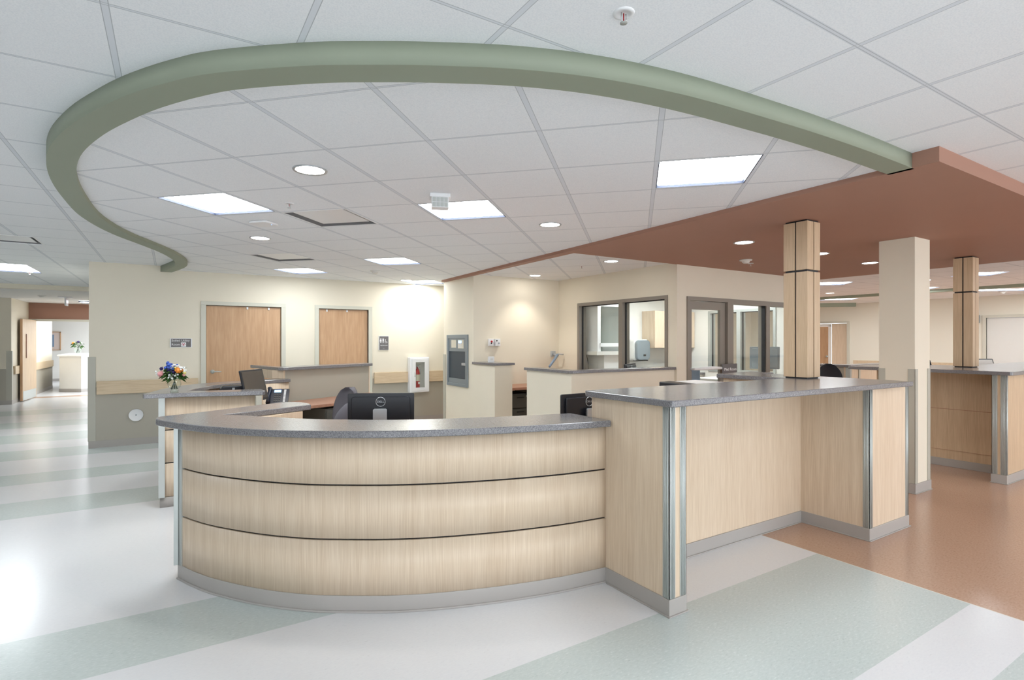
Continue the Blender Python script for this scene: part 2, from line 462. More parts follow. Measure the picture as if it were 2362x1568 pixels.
# rust painted soffit slab
sof = [(3.80, 1.365), (9.35, 1.365), (9.35, 5.10), (4.07, 5.10), (4.14, 8.86), (4.08, 8.86)]
sofo = struct('ceiling.002', MB().prism(sof, ZS, ZO + .012), M['rust'], label='rust painted dropped ceiling slab over the standing counter')
struct('ceiling.003', MB().box(4.08, 5.84, 5.10, 7.75, ZR, ZO - .004), M['ceil_in'], label='white tile ceiling over the staff recess')
struct('ceiling.004', MB().box(-8, -0.99, 14.5, 31, ZS, ZO + .06), M['ceil_flat'], label='plain white corridor ceiling beyond the beam')
struct('trim_2', MB().box(-8, -0.99, 14.36, 14.5, ZS, ZO), M['cream'], label='cream dropped beam across the left corridor ceiling')
struct('trim_3', MB().box(14.25, 14.38, -2, 10.5, ZS + .03, ZO), M['green'], label='green ceiling band in the far right room')
struct('trim_4', MB().prism([(17.3, 8.33), (17.21, 8.24), (15.6, 9.75), (15.7, 9.85)], ZS - .02, ZO), M['green'], label='short green ceiling band by the far wall')

# ------------------------------------------------------------------ walls
def opening(x0, x1, y0, y1, z0, z1): return MB().box(x0, x1, y0, y1, z0, z1)
WB = 9.79
back = struct('wall_back', MB().box(-0.99, 9.5, WB, WB + 0.14, 0, ZO), M['cream'], label='cream back wall with two wooden doors')
cut(back, [opening(0.47, 1.57, WB - .1, WB + .3, -0.1, 2.10), opening(2.18, 3.05, WB - .1, WB + .3, -0.1, 2.10)])
struct('wall_corridor_right', MB().box(-0.99, -0.85, WB + .14, 19.5, 0, ZO), M['cream'])
struct('wall_left', MB().box(-8.1, -8, -7, 31, 0, ZO), M['cream2'])
struct('wall_corridor_left', MB().prism([(-8, 17.6), (-3.27, 17.6), (-3.27, 22.95), (-3.4, 22.95), (-3.4, 17.75), (-8, 17.75)], 0, ZS), M['cream'], label='cream corridor wall on the far left')
hdr = struct('wall_corridor_header', MB().box(-3.27, -0.85, 19.5, 19.66, 2.14, ZS), M['rust'], label='rust painted header wall over the corridor doorway')
struct('trim_5', MB().box(-3.27, -0.99, 19.42, 19.5, 2.08, 2.14), M['frame'], label='pale door frame head under the rust header')
struct('wall_corridor_end', MB().box(-8, 2, 27.0, 27.1, 0, ZS), M['cream2'], label='white end wall of the corridor')
struct('baseboard_corridor_end', MB().box(-3.9, -2, 26.97, 27.0, 0, .1), M['base'])
# recess walls
struct('wall_recess_back', MB().box(4.13, 9.0, 7.75, 8.87, 0, ZO - .003), M['cream'], label='cream wall behind the staff recess holding the grey terminal')
medl = struct('wall_medication_left', MB().box(5.84, 5.96, 5.08, 7.75, 0, ZO - .003), M['cream'], label='cream wall with the wide window beside the recess')
cut(medl, [opening(5.7, 6.1, 5.24, 7.21, 1.0, 2.17)])
medf = struct('wall_medication_front', MB().box(5.96, 9.0, 5.08, 5.20, 0, ZO - .003), M['cream'], label='cream wall around the glazed medication room front')
cut(medf, [opening(6.03, 8.85, 5.0, 5.3, -0.1, 2.15)])
medr = struct('wall_medication_right', MB().box(8.88, 9.0, 5.20, 7.75, 0, ZO - .003), M['cream2'])
cut(medr, [opening(8.8, 9.1, 5.55, 6.95, 0.95, 2.12)])
struct('wall_medication_back', MB().box(5.96, 8.88, 7.6, 7.75, 0, ZO - .003), M['cream2'])
struct('ceiling.005', MB().box(5.96, 8.88, 5.20, 7.6, 2.55, 2.6), M['ceil_flat'], label='white ceiling inside the medication room')
# far right room
farw = struct('wall_far', MB().box(17.5, 17.64, -7, 12, 0, ZO), M['cream3'], label='cream far wall on the right with two doors')
cut(farw, [opening(17.4, 17.8, 8.63, 9.95, -.1, 2.09), opening(17.4, 17.8, 3.9, 5.29, -.1, 2.12)])
struct('wall_far_back', MB().box(9.5, 17.64, 11.9, 12.0, 0, ZO), M['cream'])
struct('trim_6', MB().box(17.47, 17.5, 5.45, 8.45, .78, .96), M['wood_h'], label='wooden rail along the far right wall')

# baseboards and wainscot on the back wall
struct('baseboard_back', MB().box(-0.995, 0.39, WB - .012, WB, 0, .1), M['base'])
struct('baseboard_back.001', MB().box(1.63, 2.10, WB - .012, WB, 0, .1), M['base'])
struct('baseboard_back.002', MB().box(3.13, 4.9, WB - .012, WB, 0, .1), M['base'])
struct('trim_7', MB().box(-0.985, 0.39, WB - .007, WB, .1, .87), M['greige'], label='greige wall protection sheet left of the first door')
struct('trim_8', MB().box(3.13, 4.9, WB - .007, WB, .1, .85), M['greige'], label='greige wall protection sheet right of the second door')
struct('trim_9', MB().box(-0.90, 0.36, WB - .045, WB - .007, .765, .957), M['wood_h'], label='maple bumper rail left of the first door', bevel=.006)
struct('trim_10', MB().box(3.15, 3.80, WB - .045, WB - .007, .755, .96), M['wood_h'], label='maple bumper rail left of the extinguisher cabinet', bevel=.006)
struct('trim_11', MB().box(4.20, 4.9, WB - .045, WB - .007, .755, .96), M['wood_h'], label='maple bumper rail right of the extinguisher cabinet', bevel=.006)
struct('trim_12', MB().prism([(-.995, WB - .012), (-.91, WB - .012), (-.91, WB), (-.99, WB), (-.99, WB + .09), (-1.002, WB + .09), (-1.002, WB - .012)], .1, 1.305), M['guard'], label='tall greige corner guard on the left wall end', bevel=.003)
struct('trim_13', MB().prism([(4.118, 8.79), (4.118, 8.882), (4.2, 8.882), (4.2, 8.87), (4.13, 8.87), (4.13, 8.79)], .1, 1.3), M['guard'], label='greige corner guard beside the grey terminal', bevel=.002)
# corridor trims on the far left
struct('trim_14', MB().prism([(-3.255, 17.585), (-3.36, 17.585), (-3.36, 17.6), (-3.27, 17.6), (-3.27, 17.7), (-3.255, 17.7)], .1, 1.3), M['guard'], label='greige corner guard at the far left corridor corner')
struct('trim_15', MB().box(-3.268, -3.26, 17.72, 22.95, 0.1, .86), M['greige'], label='greige wall protection sheet along the corridor')
struct('trim_16', MB().box(-3.27, -3.225, 17.78, 18.9, .72, .92), M['wood_h'], label='maple bumper rail before the open corridor door')
struct('trim_17', MB().box(-3.27, -3.225, 19.7, 22.9, .72, .92), M['wood_h'], label='maple bumper rail past the corridor doorway')
struct('trim_18', MB().box(-8, -3.3, 17.59, 17.6, .1, .86), M['greige'], label='greige wall protection sheet facing us on the far left')
struct('baseboard_corridor', MB().prism([(-8, 17.585), (-3.255, 17.585), (-3.255, 22.95), (-3.27, 22.95), (-3.27, 17.6), (-8, 17.6)], 0, .1), M['base'])

# ------------------------------------------------------------------ doors in the back wall
def door(name, x0, x1, label, handle_left, ztop=2.10, clips=()):
    d = frame_empty(name, ((x0 + x1) / 2, WB, 0), label)
    obj('door_leaf', MB().box(x0 + .005, x1 - .005, WB + .03, WB + .075, .012, ztop - .006), M['wood_d'], d, bevel=.002)
    f = MB()
    for a, b in ((x0 - .07, x0), (x1, x1 + .07)): f.box(a, b, WB - .02, WB + .14, 0, ztop)
    f.box(x0 - .07, x1 + .07, WB - .02, WB + .14, ztop, ztop + .06)
    f.box(x0, x0 + .014, WB + .076, WB + .12, 0, ztop).box(x1 - .014, x1, WB + .076, WB + .12, 0, ztop).box(x0, x1, WB + .076, WB + .12, ztop - .014, ztop)
    obj('door_frame', f, M['frame'], d, bevel=.003)
    hx = x0 + .09 if handle_left else x1 - .09
    sg = 1 if handle_left else -1
    h = MB().lathe([(.032, 0), (.032, .012), (.014, .016), (.014, .06)], n=20).xf(T(hx, WB + .03, 1.05) @ Matrix.Rotation(R(90), 4, 'X'))
    h.tube([(hx, WB - .03, 1.05), (hx + sg * .05, WB - .034, 1.052), (hx + sg * .12, WB - .03, 1.048)], [.011, .010, .008])
    obj('door_handle', h, M['metal'], d)
    for cx in clips:
        obj('door_clip', MB().box(cx - .012, cx + .012, WB + .012, WB + .03, ztop - .05, ztop - .012), M['white'], d)
    return d
door('door_1', 0.47, 1.57, 'closed maple door with lever handle beside the utility room sign', True, clips=(1.06, 1.38))
door('door_2', 2.18, 3.05, 'narrower closed maple door left of the restroom sign', False, clips=(2.32, 2.67))

# corridor door leaf, standing open
cd = frame_empty('door_3', (-3.1, 19.45, 0), 'open maple corridor door leaf with a narrow vision slot')
lf = MB().prism([(-3.10, 19.45), (-3.145, 19.45), (-3.215, 18.22), (-3.17, 18.22)], .02, 2.10)
obj('door_leaf', lf, M['wood_c'], cd)
obj('vision_slot', MB().prism([(-3.150, 18.50), (-3.146, 18.57), (-3.143, 18.57), (-3.147, 18.50)], 1.1, 1.72).box(-3.151, -3.14, 18.5, 18.56, 1.1, 1.72), M['desk'], cd)
obj('kick_plate', MB().prism([(-3.168, 18.26), (-3.105, 19.4), (-3.100, 19.4), (-3.163, 18.26)], .03, .26), M['metal'], cd)
# second leaf folded behind
obj('edge_strip', MB().box(-3.218, -3.168, 18.205, 18.222, .02, 2.1), M['wood_d'], cd)

# far doors
fd = frame_empty('door_4', (17.5, 9.3, 0), 'far cream door standing partly open between the columns')
f = MB().box(17.46, 17.64, 8.56, 8.63, 0, 2.09).box(17.46, 17.64, 9.95, 10.02, 0, 2.09).box(17.46, 17.64, 8.56, 10.02, 2.09, 2.15)
obj('door_frame', f, M['frame'], fd)
obj('door_leaf', MB().box(17.55, 17.59, 8.65, 9.12, .01, 2.08), M['wood'], fd)
obj('inner_jamb', MB().box(17.50, 17.54, 9.12, 9.20, 0, 2.02).box(17.50, 17.54, 9.12, 9.95, 2.0, 2.08), M['cream2'], fd)
obj('inner_door', MB().box(17.60, 17.63, 9.2, 9.95, .01, 2.0), M['wood_d'], fd)
obj('door_handle', MB().ball((17.57, 9.28, 1.05), .035), M['metal'], fd)
fd2 = frame_empty('door_5', (17.5, 4.6, 0), 'wide pale grey door on the far right wall')
f = MB().box(17.46, 17.64, 5.29, 5.36, 0, 2.12).box(17.46, 17.64, 3.83, 3.90, 0, 2.12).box(17.46, 17.64, 3.83, 5.36, 2.12, 2.19)
obj('door_frame', f, M['frame'], fd2)
obj('door_leaf', MB().box(17.52, 17.57, 3.905, 5.285, .01, 2.115), M['offwhite'], fd2)

# ------------------------------------------------------------------ glazed openings
def window_y(name, X, y0, y1, z0, z1, mulls, label, mat='bronze', t=.05, wd=.14):
    """window in a wall facing -X"""
    e = frame_empty(name, (X, (y0 + y1) / 2, z0), label)
    f = MB()
    f.box(X - .015, X + wd, y0, y0 + t, z0, z1).box(X - .015, X + wd, y1 - t, y1, z0, z1)
    f.box(X - .015, X + wd, y0 + t, y1 - t, z1 - t, z1).box(X - .015, X + wd, y0 + t, y1 - t, z0, z0 + t)
    for m in mulls: f.box(X - .015, X + wd, m - .04, m + .04, z0 + t, z1 - t)
    obj('window_frame', f, M[mat], e)
    ys = [y0 + t] + [q for m in mulls for q in (m - .04, m + .04)] + [y1 - t]
    for i in range(0, len(ys), 2):
        obj('pane', MB().box(X + .055, X + .061, ys[i], ys[i + 1], z0 + t, z1 - t), M['glass'], e)
        g = MB().box(X + .045, X + .072, ys[i + 1] - .012, ys[i + 1], z0 + t, z1 - t).box(X + .045, X + .072, ys[i], ys[i + 1], z1 - t - .012, z1 - t)
        obj('gasket', g, M['black'], e)
    return e
window_y('window_1', 5.84, 5.24, 7.21, 1.0, 2.17, [6.17], 'two pane taupe framed window beside the recess')
window_y('window_2', 8.88, 5.55, 6.95, .95, 2.12, [6.28], 'inner window on the far side of the medication room', mat='metal')
# storefront with door at Y = 5.08
sf = frame_empty('door_6', (6.45, 5.08, 0), 'taupe framed glass medication room door with white push bar')
t = .05
f = MB().box(6.03, 6.08, 5.06, 5.2, 0, 2.10).box(6.90, 6.98, 5.06, 5.2, 0, 2.10).box(6.03, 6.98, 5.06, 5.2, 2.10, 2.152)
obj('door_frame', f, M['bronze'], sf)
lf = MB().box(6.09, 6.16, 5.10, 5.145, .02, 2.09).box(6.78, 6.89, 5.10, 5.145, .02, 2.09).box(6.16, 6.78, 5.10, 5.145, 1.98, 2.09).box(6.16, 6.78, 5.10, 5.145, .02, .25)
obj('door_leaf', lf, M['bronze'], sf)
obj('pane', MB().box(6.16, 6.78, 5.12, 5.126, .25, 1.98), M['glass'], sf)
obj('push_bar', MB().tube([(6.12, 5.03, 1.145), (6.5, 5.01, 1.15), (6.84, 5.03, 1.145)], [.018, .026, .014]).box(6.12, 6.14, 5.03, 5.1, 1.13, 1.16).box(6.82, 6.84, 5.03, 5.1, 1.13, 1.16), M['white'], sf)
w3 = frame_empty('window_3', (7.9, 5.08, 0), 'taupe framed fixed glazing right of the glass door')
f = MB().box(6.98, 8.85, 5.06, 5.2, 2.08, 2.15).box(6.98, 8.85, 5.06, 5.2, .88, .95)
for a, b in ((6.98, 7.03), (7.84, 7.93), (8.79, 8.85)): f.box(a, b, 5.06, 5.2, .95, 2.08)
f.box(6.98, 8.85, 5.10, 5.18, 0, .88)
obj('window_frame', f, M['bronze'], w3)
obj('pane', MB().box(7.03, 7.84, 5.12, 5.126, .95, 2.08), M['glass'], w3)
obj('pane', MB().box(7.93, 8.79, 5.12, 5.126, .95, 2.08), M['glass'], w3)
obj('gasket', MB().box(7.825, 7.84, 5.075, 5.135, .95, 2.08), M['black'], w3)

# ------------------------------------------------------------------ recess half walls
def half_wall(name, poly, cappoly, label, z=1.145):
    o = struct(name, MB().prism(poly, 0, z), M['cream'], label=label)
    obj('wall_cap', MB().prism(cappoly, z, z + .035), M['granite'], o, bevel=.004)
    return o
half_wall('wall_half_right', [(4.05, 5.12), (5.835, 5.12), (5.835, 5.26), (4.19, 5.26), (4.19, 6.08), (4.05, 6.08)],
          [(4.02, 5.12), (4.02, 6.11), (4.22, 6.11), (4.22, 5.29), (5.835, 5.29), (5.835, 5.09), (4.05, 5.09)], 'cream half wall with grey cap in front of the recess window')
half_wall('wall_half_left', [(4.13, 7.07), (4.44, 7.07), (4.44, 7.75), (4.13, 7.75)],
          [(4.10, 7.07), (4.13, 7.04), (4.47, 7.04), (4.47, 7.75), (4.10, 7.75)], 'short cream half wall with grey cap beside the grey terminal', z=1.165)

# ------------------------------------------------------------------ shared counter heights
ZL, ZT = 1.035, 1.207
def cap_strip(mb): return mb
REV = ((.405, .415), (.712, .722))

# ---- curved low counter in front
cc = thing('curved_counter', 'low curved ash reception counter with grey speckled top in the foreground', 'counter', (1.2, 3.0, 0))
front = smooth_path([(.034, 4.115), (.128, 3.903), (.235, 3.714), (.438, 3.441), (.637, 3.239), (.787, 3.126), (1.043, 2.965), (1.261, 2.862), (1.493, 2.778), (1.745, 2.704), (2.022, 2.645), (2.342, 2.607)], 5)
# path runs left to right; the right-hand side of the path is towards the camera
tiers = [(.095, REV[0][0]), (REV[0][1], REV[1][0]), (REV[1][1], ZL - .042)]
obj('carcass', MB().strip(front, -.16, -.026, 0.0, ZL - .042), M['wood'], cc)
for a, b in tiers: obj('front_panel', MB().strip(front, -.026, -.008, a, b), M['wood'], cc)
for a, b in REV: obj('reveal_strip', MB().strip(front, -.026, -.020, a, b), M['black'], cc)
obj('cove_base', MB().strip(front, -.026, -.004, .0, .095).strip(front, -.010, .004, 0, .012), M['base'], cc, bevel=.002)
obj('edge_trim', MB().strip([(.036, 4.125), (.06, 4.065)], -.02, .004, .095, ZL - .042).box(.016, .04, 4.10, 4.16, .095, ZL - .042), M['metal'], cc)
obj('side_panel', MB().prism([(.04, 4.12), (.09, 4.06), (.30, 4.18), (.45, 4.10), (.86, 4.40), (.84, 4.64), (.72, 4.67), (.35, 4.45), (.06, 4.27)], 0, ZL - .042), M['wood'], cc)
edge = smooth_path([(-.083, 4.18), (-.07, 4.11), (.022, 3.906), (.164, 3.658), (.326, 3.444), (.504, 3.261), (.722, 3.090), (.965, 2.937), (1.246, 2.813), (1.602, 2.695), (2.000, 2.605), (2.336, 2.555)], 4)
inner_e = smooth_path([(2.336, 2.965), (1.857, 3.074), (1.308, 3.254), (.946, 3.48), (.721, 3.667), (.435, 4.02), (.308, 4.165)], 4)
leg = [(.698, 4.324), (.93, 4.44), (.935, 4.54), (.90, 4.66), (.851, 4.723), (.80, 4.742), (.758, 4.740), (.575, 4.638), (.369, 4.500), (.205, 4.398), (.040, 4.314), (-.075, 4.262)]
obj('countertop', MB().prism(edge + inner_e + leg, ZL - .040, ZL), M['granite'], cc, bevel=.006, seg=3)

# ---- tall standing counter
tc = thing('standing_counter', 'tall ash standing counter with knee space and grey top, wood column rising through it', 'counter', (3.7, 2.3, 0))
zt = ZT - .038
obj('pier_panel', MB().box(2.345, 2.475, 2.095, 2.75, .095, zt), M['wood'], tc)
obj('back_panel', MB().box(2.475, 4.53, 2.61, 2.74, .095, zt), M['wood'], tc)
obj('end_panel', MB().box(4.53, 5.17, 2.075, 2.61, .095, zt).box(4.60, 5.17, 2.61, 2.74, .095, zt).box(4.62, 5.12, 2.74, 3.44, 0, zt), M['wood'], tc)
b = MB().box(2.337, 2.479, 2.087, 2.75, 0, .095).box(2.479, 4.522, 2.60, 2.74, 0, .095).box(4.522, 5.178, 2.067, 2.74, 0, .095)
b.box(2.327, 2.49, 2.077, 2.595, 0, .008).box(2.49, 4.51, 2.59, 2.60, 0, .008).box(4.512, 5.19, 2.057, 2.6, 0, .008)
obj('cove_base', b, M['base'], tc, bevel=.003)
def guard(x, y, sx, sy, wid=.045, z0=.097, z1=zt):
    """aluminium angle on an outside corner; sx, sy point out of the corner"""
    mb = MB()
    xa, xb = sorted((x + sx * .004, x - sx * wid)); ya, yb = sorted((y + sy * .004, y))
    mb.box(xa, xb, ya, yb, z0, z1)
    xa, xb = sorted((x + sx * .004, x)); ya, yb = sorted((y + sy * .004, y - sy * wid))
    mb.box(xa, xb, ya, yb, z0, z1)
    for k in (.010, .022, .034):
        mb.tube([(x - sx * k, y + sy * .004, z0), (x - sx * k, y + sy * .004, z1)], .0035, 6)
        mb.tube([(x + sx * .004, y - sy * k, z0), (x + sx * .004, y - sy * k, z1)], .0035, 6)
    return mb
for x, y, sx, sy in ((2.345, 2.095, -1, -1), (2.475, 2.095, 1, -1), (4.53, 2.075, -1, -1), (5.17, 2.075, 1, -1)):
    obj('corner_guard', guard(x, y, sx, sy), M['metal'], tc)
def rounded(poly, r, n=4):
    out = []; m = len(poly)
    for i, p in enumerate(poly):
        p = Vector(p); a = (Vector(poly[i - 1]) - p).normalized(); c = (Vector(poly[(i + 1) % m]) - p).normalized()
        for j in range(n + 1):
            t = j / n; q = (1 - t) ** 2 * (p + a * r) + 2 * t * (1 - t) * p + t * t * (p + c * r); out.append((q.x, q.y))
    return out
top = [(2.30, 2.035), (5.075, 1.99), (5.075, 3.33), (5.30, 3.33), (5.30, 3.60), (4.58, 3.50), (4.58, 2.76), (2.30, 2.78)]
obj('countertop', MB().prism(rounded(top, .03), zt, ZT), M['granite'], tc, bevel=.006, seg=3)

# ---- flower counter (second low counter)
fc = thing('angled_counter', 'low leaf shaped ash counter behind the front one with the large bouquet on it', 'counter', (.2, 6.1, 0))
ZF = 1.052
fr = smooth_path([(-.085, 5.945), (.16, 5.935), (.44, 5.855), (.73, 5.755)], 4)
tf = [(.095, .40), (.41, .705), (.715, ZF - .042)]
obj('carcass', MB().strip(fr, -.13, -.02, 0, ZF - .042), M['wood'], fc)
for a, b in tf: obj('front_panel', MB().strip(fr, -.02, -.006, a, b), M['wood'], fc)
for a, b in ((.40, .41), (.705, .715)): obj('reveal_strip', MB().strip(fr, -.02, -.015, a, b), M['black'], fc)
obj('cove_base', MB().strip(fr, -.02, 0.002, 0, .092), M['base'], fc)
obj('edge_trim', MB().box(-.095, -.045, 5.925, 5.939, .095, ZF - .042).box(-.095, -.083, 5.939, 5.99, .095, ZF - .042), M['metal'], fc)
obj('end_trim', MB().box(.69, .74, 5.70, 5.85, .1, ZF - .042), M['guard'], fc)
bl = smooth_path([(-.05, 6.02), (.0, 6.35), (.12, 6.70), (.33, 6.98), (.68, 7.12), (1.22, 7.46)], 4)
obj('side_panel', MB().strip(bl, 0, .10, 0, ZF - .042), M['wood'], fc)
ftop = [(-.204, 5.896), (-.05, 5.890), (.124, 5.884), (.3, 5.84), (.438, 5.792), (.6, 5.745), (.753, 5.701), (.775, 5.73), (.769, 5.95), (.74, 5.965), (.43, 6.03), (.134, 6.089),
        (.22, 6.40), (.383, 6.727), (.50, 6.86), (.670, 6.987), (.912, 7.161), (1.293, 7.36), (1.26, 7.62), (.95, 7.50), (.62, 7.30), (.38, 7.20), (.146, 6.96), (.032, 6.779), (-.087, 6.452), (-.169, 6.120), (-.215, 5.96)]
obj('countertop', MB().prism(ftop, ZF - .040, ZF), M['granite'], fc, bevel=.005)

# ---- third, taller counter behind (grey inner face)
Z3 = 1.197
obj('divider_panel', MB().prism([(1.24, 7.44), (2.55, 8.17), (2.50, 8.28), (1.16, 7.56)], 0, Z3 - .038), M['greige'], fc)['label'] = 'tall grey divider panel in front of the two doors'
obj('divider_side', MB().prism([(1.24, 7.44), (1.16, 7.56), (.99, 8.05), (.95, 8.02), (1.10, 7.52), (1.215, 7.425)], ZF + .002, Z3 - .038), M['wood'], fc)
obj('end_strip', MB().box(2.55, 2.565, 8.165, 8.27, 0, Z3 - .038), M['wood'], fc)
obj('divider_lower_side', MB().prism([(1.16, 7.66), (1.2, 7.60), (1.02, 8.06), (.97, 8.03)], 0, ZF - .05), M['wood'], fc)
obj('divider_top', MB().prism([(1.03, 7.98), (1.16, 7.42), (1.21, 7.385), (1.27, 7.385), (2.60, 8.13), (2.55, 8.42), (1.2, 7.75), (1.12, 8.2), (.95, 8.45)], Z3 - .038, Z3), M['granite'], fc, bevel=.004)
dk = obj('worktop', MB().prism([(1.31, 7.42), (2.52, 8.09), (2.72, 7.62), (2.05, 7.02), (1.34, 6.76), (.95, 6.30), (.52, 6.16), (.30, 6.24), (.47, 6.60), (.76, 6.84), (1.06, 7.00)], .725, .76), M['desk'], origin=(1.6, 7.2, .74), bevel=.003)
tag(dk, 'reddish brown wooden desk worktop running below the grey divider panel', 'desk')
ped = thing('desk_pedestal', 'dark file pedestal under the reddish worktop at left', 'cabinet', (1.7, 7.15, 0), R(27))
obj('body', MB().box(-.22, .22, -.22, .25, 0.01, .70), M['darkcab'], ped, local=True)
for k in range(3):
    dr = obj('drawer', MB().box(-.21, .21, -.24, -.222, .03 + k * .225, .235 + k * .225), M['darkcab'], ped, local=True, bevel=.003)
    obj('pull', MB().box(-.06, .06, -.252, -.241, .19 + k * .225, .205 + k * .225), M['steel'], dr, local=True)

# ---- inner desks behind the foreground counters
d2 = obj('worktop', MB().prism([(.82, 3.98), (1.0, 3.72), (1.36, 3.46), (1.9, 3.25), (2.3, 3.14), (2.36, 2.85), (4.55, 2.85), (4.55, 3.75), (2.5, 3.75), (1.85, 4.15), (1.5, 4.6), (1.05, 4.42)], .725, .755), M['desk'], origin=(2.4, 3.4, .74))
tag(d2, 'reddish brown desk worktop hidden behind the front curved counter', 'desk')
d2s = thing('desk_support', 'support panels below the desk behind the curved counter', 'desk support', (2.4, 3.4, 0))
obj('panel', MB().box(1.5, 1.53, 3.6, 4.1, 0, .725), M['wood'], d2s)
obj('panel', MB().box(4.2, 4.23, 2.9, 3.7, 0, .725), M['wood'], d2s)
obj('panel', MB().box(2.7, 2.73, 2.9, 3.7, 0, .725), M['wood'], d2s)

# recess desk and file cabinets
d3 = obj('worktop', MB().box(4.45, 5.83, 7.12, 7.745, .77, .81), M['desk'], origin=(5.1, 7.4, .79), bevel=.003)
tag(d3, 'reddish brown desk worktop between the two cream half walls', 'desk')
d4 = obj('worktop', MB().box(5.2, 5.83, 5.27, 7.1, .77, .81), M['desk'], origin=(5.5, 6.2, .79))
tag(d4, 'reddish brown desk worktop below the recess window', 'desk')
fcab = thing('file_cabinet', 'dark file cabinet under the desk between the two half walls', 'cabinet', (4.66, 7.5, 0))
obj('body', MB().box(4.47, 4.90, 7.24, 7.70, 0.01, .70), M['darkcab'], fcab)
for k in range(3):
    dr = obj('drawer', MB().box(4.475, 4.895, 7.218, 7.239, .03 + k * .225, .235 + k * .225), M['darkcab'], fcab, bevel=.003)
    obj('pull', MB().box(4.62, 4.75, 7.206, 7.217, .185 + k * .225, .20 + k * .225), M['black'], dr)
obj('lock', MB().tube([(4.80, 7.218, .66), (4.80, 7.205, .66)], .01), M['metal'], fcab)
mp = obj('modesty_panel', MB().box(4.91, 5.80, 7.70, 7.745, .02, .765), M['darkcab'], origin=(5.4, 7.7, .02)); tag(mp, 'dark modesty panel below the recess desk', 'panel')

# ------------------------------------------------------------------ right hand counter (second standing counter)
rc = thing('standing_counter', 'second tall ash standing counter at the right edge, behind the beige column', 'counter', (8.6, 2.5, 0))
obj('back_panel', MB().box(8.06, 8.16, 2.22, 3.6, .095, ZT - .04), M['wood_c'], rc)
obj('panel_seam', MB().box(8.056, 8.061, 2.24, 3.6, .70, .705).box(8.056, 8.061, 2.24, 3.6, .20, .203), M['desk'], rc)
obj('pier_panel', MB().box(7.56, 8.16, 2.12, 2.235, .095, ZT - .04), M['wood_c'], rc)
obj('end_panel', MB().box(8.16, 12.4, 2.12, 2.235, .095, ZT - .04).box(8.16, 12.4, 2.6, 2.9, 0.0, ZT - .04), M['wood'], rc)
obj('cove_base', MB().box(7.55, 12.4, 2.108, 2.245, 0, .095).box(8.05, 8.17, 2.245, 3.6, 0, .095).box(7.54, 12.4, 2.098, 2.25, 0, .008), M['base'], rc, bevel=.003)
for x, y, sx, sy in ((7.56, 2.12, -1, -1), (7.56, 2.235, -1, 1)):
    obj('corner_guard', guard(x, y, sx, sy), M['metal'], rc)
obj('countertop', MB().prism(rounded([(7.50, 2.05), (12.5, 2.05), (12.5, 2.95), (8.9, 3.0), (8.7, 3.7), (7.50, 3.7)], .04), ZT - .04, ZT), M['granite'], rc, bevel=.005)

# far counter
f5 = thing('standing_counter', 'distant ash counter seen between wood column and beige column', 'counter', (11.6, 5.9, 0))
obj('front_panel', MB().box(11.16, 12.9, 5.47, 5.57, .1, 1.03), M['wood'], f5)
obj('side_panel', MB().box(11.16, 11.26, 5.57, 7.2, .1, 1.03), M['greige'], f5)
obj('corner_guard', MB().box(11.15, 11.22, 5.455, 5.47, .1, 1.03).box(11.145, 11.16, 5.455, 5.53, .1, 1.03), M['metal'], f5)
obj('corner_guard', MB().box(11.50, 11.56, 5.455, 5.47, .1, 1.03), M['guard'], f5)
obj('cove_base', MB().box(11.15, 12.9, 5.46, 5.58, 0, .1).box(11.15, 11.27, 5.58, 7.2, 0, .1), M['base'], f5)
obj('countertop', MB().prism([(11.1, 5.41), (13.0, 5.41), (13.0, 5.75), (11.55, 5.75), (11.55, 7.3), (11.1, 7.3)], 1.03, 1.068), M['granite'], f5)

# ------------------------------------------------------------------ columns
def wood_column(x0, y0, w_, d_, z0, z1, zsplit, label):
    c = thing('wood_clad_column', label, 'column', (x0 + w_ / 2, y0 + d_ / 2, z0))
    g = .0085
    obj('core', MB().box(x0 + .012, x0 + w_ - .012, y0 + .012, y0 + d_ - .012, z0 + .0005, z1), M['black'], c)
    for a, b in ((z0 + .012, zsplit - g), (zsplit + g, z1 - .012)):
        for sx in (0, 1):
            for sy in (0, 1):
                xa = x0 if sx == 0 else x0 + w_ / 2 + g * .8
                xb = x0 + w_ / 2 - g * .8 if sx == 0 else x0 + w_
                ya = y0 if sy == 0 else y0 + d_ / 2 + g * .8
                yb = y0 + d_ / 2 - g * .8 if sy == 0 else y0 + d_
                obj('cladding_panel', MB().box(xa, xb, ya, yb, a, b), M['wood_c'], c, bevel=.002)
    return c
wood_column(4.615, 2.60, .20, .215, ZT, ZS - .002, 2.14, 'wood clad column with black joints standing on the nearer standing counter')
wood_column(8.335, 2.65, .19, .20, ZT, ZS - .002, 2.14, 'wood clad column with black joints on the right edge counter')
bc = thing('beige_column', 'plain beige square column rising from floor to rust ceiling', 'column', (6.5, 2.63, 0))
obj('shaft', MB().box(6.32, 6.66, 2.475, 2.80, 0, ZS - .001), M['cream'], bc)
obj('cove_base', MB().box(6.308, 6.672, 2.463, 2.812, 0, .1).box(6.30, 6.68, 2.455, 2.82, 0, .008), M['base'], bc, bevel=.003)
for x, y, sx, sy in ((6.32, 2.475, -1, -1), (6.66, 2.475, 1, -1), (6.32, 2.80, -1, 1)):
    mb = MB()
    xa, xb = sorted((x + sx * .006, x - sx * .06)); ya, yb = sorted((y + sy * .006, y)); mb.box(xa, xb, ya, yb, .1, 1.25)
    xa, xb = sorted((x + sx * .006, x)); ya, yb = sorted((y + sy * .006, y - sy * .06)); mb.box(xa, xb, ya, yb, .1, 1.25)
    obj('corner_guard', mb, M['guard'], bc, bevel=.002)

